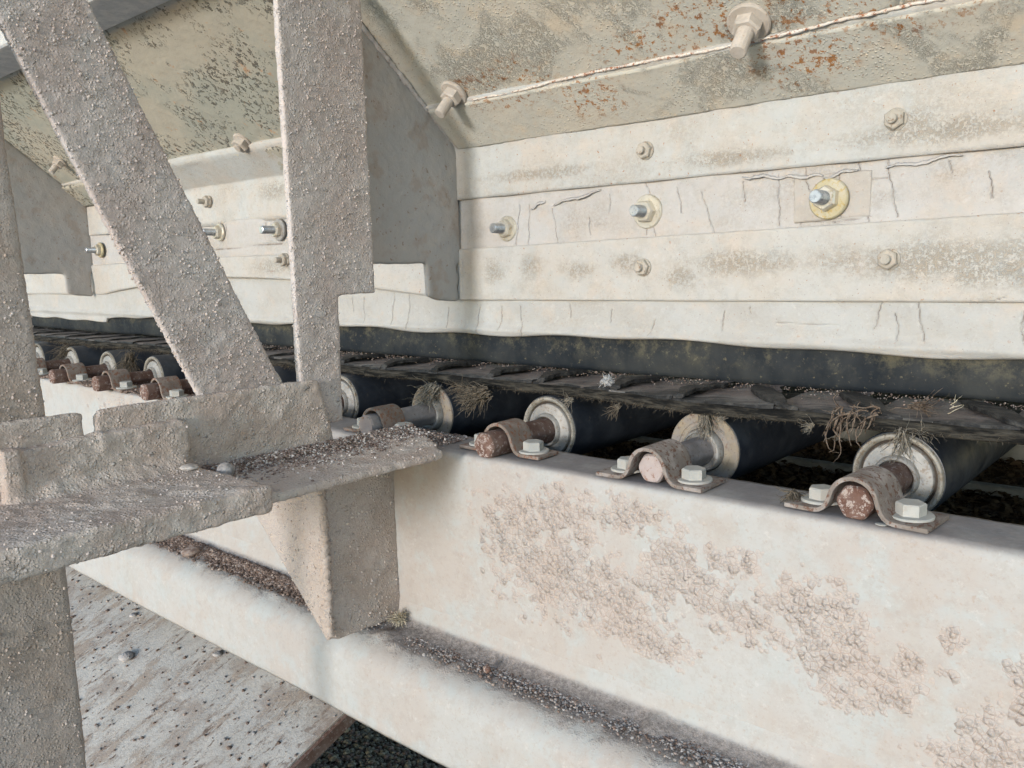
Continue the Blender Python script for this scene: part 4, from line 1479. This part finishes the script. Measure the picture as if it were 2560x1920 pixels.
def make_clamp(mat, W=0.045):
    t = empty('shaft_clamp', (0, 0, 0), 'x', 'clamp', 'saddle clamps over the roller shafts')
    th = 0.0034
    # saddle centre line in (x, z): foot, concave bend, arch, bend, foot
    R1 = 0.0160 + th / 2
    cz = 0.0132
    up = [(-0.0535, th / 2), (-0.033, th / 2)]
    up += [(-0.0262, th / 2 + 0.0002), (-0.0222, 0.0035), (-0.0196, 0.0085)]
    up += [(R1 * math.cos(R(a)), cz + R1 * math.sin(R(a))) for a in range(170, 9, -10)]
    up += [(-x, z) for x, z in up[:5][::-1]]
    pts = []
    for i in range(len(up) - 1):
        a, b_ = np.array(up[i]), np.array(up[i + 1])
        k = max(1, int(np.linalg.norm(b_ - a) / 0.003))
        for j in range(k):
            pts.append(a + (b_ - a) * j / k)
    pts.append(np.array(up[-1]))
    pts = np.array(pts)
    for _ in range(2):
        pts[1:-1] = (pts[:-2] + 2 * pts[1:-1] + pts[2:]) / 4
    tg = np.gradient(pts, axis=0)
    tg /= np.linalg.norm(tg, axis=1)[:, None]
    nn = np.stack([-tg[:, 1], tg[:, 0]], 1)
    top, bot = pts + nn * th / 2, pts - nn * th / 2
    loop = [tuple(p) for p in top] + [tuple(p) for p in bot[::-1]]
    nyv = 10
    V = []
    for k in range(nyv + 1):
        y = W * k / nyv
        ins = 0.0006 if k in (0, nyv) else 0
        for (x, z) in loop:
            V.append((x, y + (0.0), z + (0 if not ins else 0)))
    n_ = len(loop)
    F = grid_faces(nyv + 1, n_, True)
    me = mesh_from('strap', V, F)
    bm = bmesh.new()
    bm.from_mesh(me)
    bm.verts.ensure_lookup_table()
    m2 = len(pts)
    for k in (0, nyv):
        for i in range(m2 - 1):
            bm.faces.new([bm.verts[k * n_ + i], bm.verts[k * n_ + i + 1], bm.verts[k * n_ + (n_ - 2 - i)], bm.verts[k * n_ + (n_ - 1 - i)]])
    bmesh.ops.recalc_face_normals(bm, faces=bm.faces)
    eg = [e for e in bm.edges if e.is_manifold and e.calc_face_angle(0) > 1.0]
    bmesh.ops.bevel(bm, geom=eg, offset=0.0006, segments=2, profile=0.6, affect='EDGES')
    bm.to_mesh(me)
    bm.free()
    st = link('strap', me, mat, t, smooth=True)
    me.set_sharp_from_angle(angle=R(50))
    for sgn in (-1, 1):
        b = bmesh.new()
        hexagon(b, 0.0106, 0.0, 0.0088, 0.0, 6, None, 0.10)
        bo = to_obj('bolt', b, 'bolt_paint', t)
        bo.location = (sgn * 0.0335, W * 0.53, th + 0.0021)
        bo.rotation_euler = (R(1.5 * sgn), 0, R(20 if sgn > 0 else 48))
        b = bmesh.new()
        disc(b, 0.0163, -0.0021, 0.0, 40)
        to_obj('washer', b, 'bolt_paint', bo)
    return t


cprotoA = make_clamp('strap')
cprotoB = make_clamp('strap_rusty', 0.034)
clabels = ['rust-flecked saddle clamp over the nearest roller shaft, fibre caught on its left foot', 'grey flecked saddle clamp over the pale shaft, second from the right',
           'rusty saddle clamp set back on the long brown shaft, middle of the row', 'brown saddle clamp sunk in grit beside the cross angle',
           'saddle clamp mostly hidden behind the cross angle and post foot', 'saddle clamp hidden behind the foot of the diagonal brace',
           'dull brown saddle clamp nearest the left side of the diagonal brace', 'dull brown saddle clamp midway along the gritty flange on the left',
           'dull brown saddle clamp on the third shaft left of the brace', 'saddle clamp at the edge of the left column',
           'farthest saddle clamp, behind the left column']
ua = ub = False
for i, (x, ye, ys_, kd, yc, lab) in enumerate(rollers[:11]):
    if i in (0, 1):
        t = cprotoA if not ua else copy_tree(cprotoA)
        ua = True
    else:
        t = cprotoB if not ub else copy_tree(cprotoB)
        ub = True
    t.location = (x + random.uniform(-.001, .001), yc, 0.0008)
    t.rotation_euler.z = R([-3, 1, 2, 2, 0, 1, -2, 1, 2, 0, 1][i])
    t['label'] = clabels[i]
    for k, ch in enumerate([c for c in t.children if c.name.startswith('bolt')]):
        ch.rotation_euler.z += R(random.uniform(-25, 25)) if i else 0

# ------------------------------------------------------------------ loose things: fibres, twigs, stones, grit


def tuft(name, root, direction, length, nst, spread, mat, label, cat='fibre', thick=0.0004, sd=0, droop=0.6, seg=6, base=(0, 0, 0)):
    rg = random.Random(sd)
    pths, rds = [], []
    d0 = Vector(direction).normalized()
    for i in range(nst):
        p = Vector(root) + Vector((rg.gauss(0, 1), rg.gauss(0, 1), rg.gauss(0, 1))) * length * 0.07 + Vector([rg.uniform(-1, 1) * q for q in base])
        d = (d0 + Vector((rg.gauss(0, 1), rg.gauss(0, 1), rg.gauss(0, 1))) * spread).normalized()
        L = length * rg.uniform(0.45, 1.1)
        pt = [p.copy()]
        for k in range(seg):
            d = (d + Vector((rg.gauss(0, .28), rg.gauss(0, .28), rg.gauss(0, .28) - droop * 0.12))).normalized()
            p = p + d * L / seg
            pt.append(p.copy())
        pths.append(pt)
        rds.append(thick * rg.uniform(0.5, 1.4))
    o = strands(name, pths, rds, mat)
    tag(o, label, cat)
    return o


tuft('root_clump', (-0.248, 0.098, 0.066), (-0.4, -0.5, 0.02), 0.030, 26, 0.65, 'root', 'tangled brown root clump draped over the belt edge near the front roller', 'roots', 0.0009, 3, 1.2, 9, (0.022, 0.004, 0.002))
tuft('root_strand', (-0.262, 0.096, 0.056), (-0.25, -0.3, -0.9), 0.045, 5, 0.28, 'root', 'thin brown root ends dangling left of the front roller', 'roots', 0.0011, 5, 0.4, 8)
tuft('fibre_tuft', (-0.2125, 0.101, 0.052), (-0.15, -0.05, -1), 0.042, 40, 0.07, 'fibre', 'grey brown fibre wisp hanging down over the front roller cap', 'fibre', 0.00045, 6)
tuft('fibre_tuft', (-0.205, 0.098, 0.053), (0.6, -0.3, -0.1), 0.018, 40, 0.30, 'fibre', 'pale fuzzy fibre spread on the belt edge above the front roller', 'fibre', 0.0003, 8, 0.6, 6, (0.014, 0.002, 0.001))
tuft('fibre_tuft', (-0.390, 0.098, 0.050), (0.0, -0.15, -1), 0.036, 60, 0.12, 'fibre', 'dense brown fibre tuft hanging over the tan roller cap', 'fibre', 0.0006, 9)
tuft('fibre_tuft', (-0.365, 0.092, 0.051), (-0.8, -0.3, -0.25), 0.013, 30, 0.18, 'fibre', 'short pale frayed bundle right of the tan roller cap', 'fibre', 0.0004, 10)
tuft('fibre_tuft', (-0.482, 0.090, 0.050), (-0.8, -0.3, -0.75), 0.020, 30, 0.09, 'fibre_dark', 'loose pale thread bundle hanging in the dark gap between two rollers', 'fibre', 0.0005, 11)
tuft('fibre_tuft', (-0.545, 0.094, 0.050), (-0.9, -0.4, -0.3), 0.022, 26, 0.14, 'fibre', 'pale spiky frayed thread just right of the middle roller cap', 'fibre', 0.0004, 12)
tuft('fibre_tuft', (-0.665, 0.085, 0.049), (-0.9, -0.5, -0.35), 0.036, 200, 0.09, 'fibre_dark', 'thick brown fibre wad leaning left below the belt edge, beside the grey hub roller', 'fibre', 0.0007, 13, 0.3, 6, (0.008, 0.003, 0.002))
tuft('fibre_tuft', (-0.700, 0.090, 0.052), (-0.7, -0.5, -0.1), 0.022, 70, 0.20, 'fibre_dark', 'grey feathery fibre fan above the thick brown wad', 'fibre', 0.0004, 14, 0.6, 6, (0.012, 0.002, 0.001))
tuft('fibre_tuft', (-0.757, 0.094, 0.048), (-0.6, -0.35, -0.75), 0.036, 150, 0.12, 'fibre', 'flat grey fibre mat over the top of the grey hub roller', 'fibre', 0.0006, 15, 0.6, 6, (0.010, 0.002, 0.001))
tuft('fibre_tuft', (-1.555, 0.082, 0.047), (-0.1, -0.2, -1), 0.058, 150, 0.10, 'fibre_dark', 'long drooping fibre beard left of the diagonal brace', 'fibre', 0.0006, 16, 0.6, 6, (0.006, 0.002, 0.001))
tuft('fibre_tuft', (-1.84, 0.082, 0.046), (-0.75, -0.3, -0.5), 0.055, 120, 0.12, 'fibre_dark', 'brown fibre wad over the roller cap beside the left column', 'fibre', 0.0006, 17, 0.6, 6, (0.008, 0.002, 0.001))
tuft('fibre_tuft', (-0.284, 0.094, 0.051), (-0.8, -0.4, -0.2), 0.012, 50, 0.3, 'fibre', 'faint pale fibre fuzz under the belt edge between the two nearest rollers', 'fibre', 0.0003, 18)
tuft('twig', (-0.212, 0.125, 0.069), (1, -0.1, 0.05), 0.026, 40, 0.18, 'root', 'dry straw tuft lying on the belt right of the root clump', 'straw', 0.0005, 19, 0.2)
tuft('straw_stem', (-0.185, 0.128, 0.070), (0.75, 0.25, 0.75), 0.022, 4, 0.05, 'twig', 'single pale curved stem rising from the straw tuft', 'straw', 0.0010, 20, -0.8)
tuft('wool_scrap', (-0.517, 0.118, 0.068), (0.4, 0.2, 0.5), 0.010, 170, 0.9, 'wool', 'small white woolly scrap sitting on the belt at a torn flap', 'wool', 0.0006, 22, 0.3)
tuft('fibre_knot', (-0.2700, 0.022, 0.010), (0.1, -0.3, -1), 0.014, 80, 0.55, 'fibre_dark', 'brown fibre knot hooked on the left foot of the nearest clamp', 'fibre', 0.0007, 23)
tuft('nest_clump', (-0.716, -0.012, -0.205), (0.2, -0.3, 0.6), 0.016, 150, 0.9, 'twig', 'small dry nest-like clump at the lower corner of the gusset', 'dried clump', 0.0007, 24, 1.2)


def stone(name, loc, r, mat, label, sd, flat=0.8, cat='stone'):
    b = bmesh.new()
    bmesh.ops.create_icosphere(b, subdivisions=3, radius=r)
    V = np.array([v.co[:] for v in b.verts])
    d = vnoise(V / r, 1.3, sd, 3)
    for v, k in zip(b.verts, d):
        v.co *= 1 + 0.28 * k
        v.co.z *= flat
    me = bpy.data.meshes.new(name)
    b.to_mesh(me)
    b.free()
    o = link(name, me, mat)
    o.location = loc
    tag(o, label, cat)
    return o


stone('pebble', (-0.697, -0.225, 0.0155), 0.0085, 'stone', 'round grey pebble resting on the angle beside the grit', 1, 0.9, 'pebble')
stone('pebble', (-0.716, -0.250, 0.021), 0.0085, 'grit_pale', 'pale flat chip on the crusty short angle end', 5, 0.35, 'chip')
stone('stone', (-1.145, -0.04, -0.2075), 0.013, 'grit', 'smooth brown stone half sunk in the dirt on the lower rail', 7, 0.5)
stone('stone', (-0.560, -0.033, -0.2085), 0.0042, 'rust_end', 'tiny reddish pebble on the dusty ledge of the lower rail', 8, 0.9, 'pebble')
stone('paint_chip', (-0.197, 0.0065, 0.0012), 0.0042, 'bolt_paint', 'small white paint chip in front of the nearest shaft end', 9, 0.18, 'chip')


def gl(name, n, fx, fy, fz, s0, s1, mats, label, sd, cat='grit', flat=0.8):
    rg = np.random.default_rng(sd)
    x, y = fx(rg, n), fy(rg, n)
    P = np.stack([x, y, fz(x, y)], 1)
    s = rg.uniform(0, 1, n) ** 2 * (s1 - s0) + s0
    o = grains(name, P, s, mats, flat=flat, seed=sd)
    tag(o, label, cat, kind='stuff')
    return o


gl('angle_grit', 5200, lambda r, n: -0.733 + np.abs(r.normal(0, 0.030, n)), lambda r, n: r.uniform(-0.232, 0.03, n),
   lambda x, y: np.full(len(x), 0.0085) + 0.006 * np.exp(-((x + 0.735) / 0.02) ** 2), 0.0005, 0.0021, ['grit', 'grit_dark', 'grit_pale'],
   'reddish grey grit piled along the inside of the cross angle', 41)
gl('flange_grit', 2200, lambda r, n: r.uniform(-0.80, -0.66, n), lambda r, n: np.clip(r.normal(0.028, 0.018, n), -0.002, 0.062),
   lambda x, y: np.full(len(x), 0.0012), 0.0005, 0.0018, ['grit', 'grit_dark', 'grit_pale'], 'grit on the channel flange around the half buried clamp', 42)
gl('shaft_grit', 9000, lambda r, n: r.uniform(-2.0, -1.17, n), lambda r, n: np.clip(r.normal(0.022, 0.016, n), 0.0, 0.062),
   lambda x, y: np.full(len(x), 0.0022) + 0.002 * np.sin(x * 90), 0.0008, 0.0034, ['grit_dark', 'grit', 'grit_dark'], 'dark brown crumbs heaped between the left shafts', 43)
gl('rail_dirt', 15000, lambda r, n: r.uniform(-1.75, -0.83, n), lambda r, n: np.clip(r.normal(-0.020, 0.012, n), -0.05, -0.002),
   lambda x, y: -0.212 + 0.004 * np.exp(-((y + 0.015) / 0.012) ** 2), 0.0008, 0.0032, ['grit_dark', 'grit', 'grit_dark'], 'dark crumbly dirt lying along the lower rail left of the gusset', 44)
gl('ledge_dust', 7000, lambda r, n: np.where(r.uniform(0, 1, n) < 0.5, r.choice([-.62, -.59, -.545, -.50, -.45, -.39, -.33, -.30, -.22], n) + r.normal(0, 0.016, n), r.uniform(-.80, -.1, n)), lambda r, n: np.clip(-0.012 - np.abs(r.normal(0, 0.014, n)), -0.046, -0.010),
   lambda x, y: np.full(len(x), -0.2128), 0.0004, 0.0022, ['stone', 'grit', 'grit_dark'], 'small grey crumbs in clusters along the lower rail ledge right of the gusset', 45)

# tray below: a sloping painted sheet with streaked dirt
tray = empty('spill_tray', (0, 0, 0), 'sloping white painted steel tray streaked with brown dirt below the frame', 'tray')
k = 0.38
tz = lambda y: -0.48 + k * (y + 0.1)
bm = prism([(-0.925, -0.9, tz(-0.9)), (-0.925, 0.5, tz(0.5)), (-0.925, 0.5, tz(0.5) - 0.012), (-0.925, -0.9, tz(-0.9) - 0.012)], (-2.6, 0, 0))
to_obj('tray_sheet', bm, 'tray', tray)
bm = prism([(-0.9248, -0.9, tz(-0.9) - 0.003), (-0.9248, 0.5, tz(0.5) - 0.003), (-0.9248, 0.5, tz(0.5) - 0.022), (-0.9248, -0.9, tz(-0.9) - 0.022)], (0.006, 0, 0))
to_obj('edge_strip', bm, 'rust_shaft', tray)
gl('tray_dirt', 2600, lambda r, n: r.uniform(-2.1, -0.93, n), lambda r, n: r.uniform(-0.45, 0.3, n), lambda x, y: tz(y) + 0.001, 0.0007, 0.0042,
   ['grit_dark', 'grit', 'stone'], 'scattered crumbs and flakes stuck to the white tray', 46)
for (x, y, r_, sd, lb) in ((-1.41, -0.035, 0.013, 3, 'largest grey crumb on the white tray near the column'), (-1.52, 0.03, 0.007, 4, 'small dark crumb high on the white tray under the rail'),
                           (-1.24, 0.04, 0.008, 6, 'flat crumb on the tray touching the lower rail edge')):
    stone('crumb', (x, y, tz(y) + r_ * 0.4), r_, 'crust_grey', lb, sd, 0.5, 'crumb')

# litter of husks under the belt with pale slats in it
bm = bmesh.new()
vv = [bm.verts.new(p) for p in ((-3.4, 0.03, -0.135), (0.6, 0.03, -0.135), (0.6, 1.5, -0.125), (-3.4, 1.5, -0.125))]
bm.faces.new(vv)
o = to_obj('litter_bed', bm, 'chips')
o['kind'] = 'structure'
rg = np.random.default_rng(77)
n = 26000
V0 = np.array([(-1, -.28, 0), (-.3, -.34, .25), (.35, -.3, .3), (1, -.2, 0), (1, .2, .05), (.35, .3, .38), (-.3, .34, .32), (-1, .28, .05)])
F0 = np.array([(0, 1, 6, 7), (1, 2, 5, 6), (2, 3, 4, 5)])
px, py = rg.uniform(-1.3, 0.25, n), rg.uniform(0.2, 1.25, n)
ang = rg.uniform(0, 6.28, n)
tl = rg.normal(0, 0.35, (n, 2))
sz = rg.uniform(0.003, 0.010, n)
V = V0[None] * sz[:, None, None]
ca, sa = np.cos(ang)[:, None], np.sin(ang)[:, None]
X = V[..., 0] * ca - V[..., 1] * sa
Y = V[..., 0] * sa + V[..., 1] * ca
Z = V[..., 2] + X * tl[:, :1] + Y * tl[:, 1:]
V = np.stack([X + px[:, None], Y + py[:, None], Z - 0.127 + rg.uniform(0, .006, (n, 1))], -1)
F = (F0[None] + (np.arange(n) * 8)[:, None, None]).reshape(-1, 4)
o = link('husk_litter', mesh_from('husk_litter', V.reshape(-1, 3), F), 'chips', smooth=False)
tag(o, 'brown husks and shavings littering the deck below the belt', 'husks', kind='stuff')


def slat(x0, x1, y, wd, h, lab):
    bm = bmesh.new()
    box(bm, x0, x1, y, y + wd, -0.128, -0.128 + h)
    bmesh.ops.recalc_face_normals(bm, faces=bm.faces)
    o = to_obj('deck_slat', bm, 'slat', None, False, 0.002, 1)
    tag(o, lab, 'slat', 'pale slats lying in the husk litter')


slat(-0.95, 0.3, 0.625, 0.018, 0.014, 'thin pale slat lying across the husks behind the nearest rollers')
slat(-0.95, 0.4, 0.84, 0.03, 0.055, 'taller pale slat standing behind the thin one')
slat(-0.95, 0.4, 0.36, 0.012, 0.010, 'low pale slat just behind the channel flange')
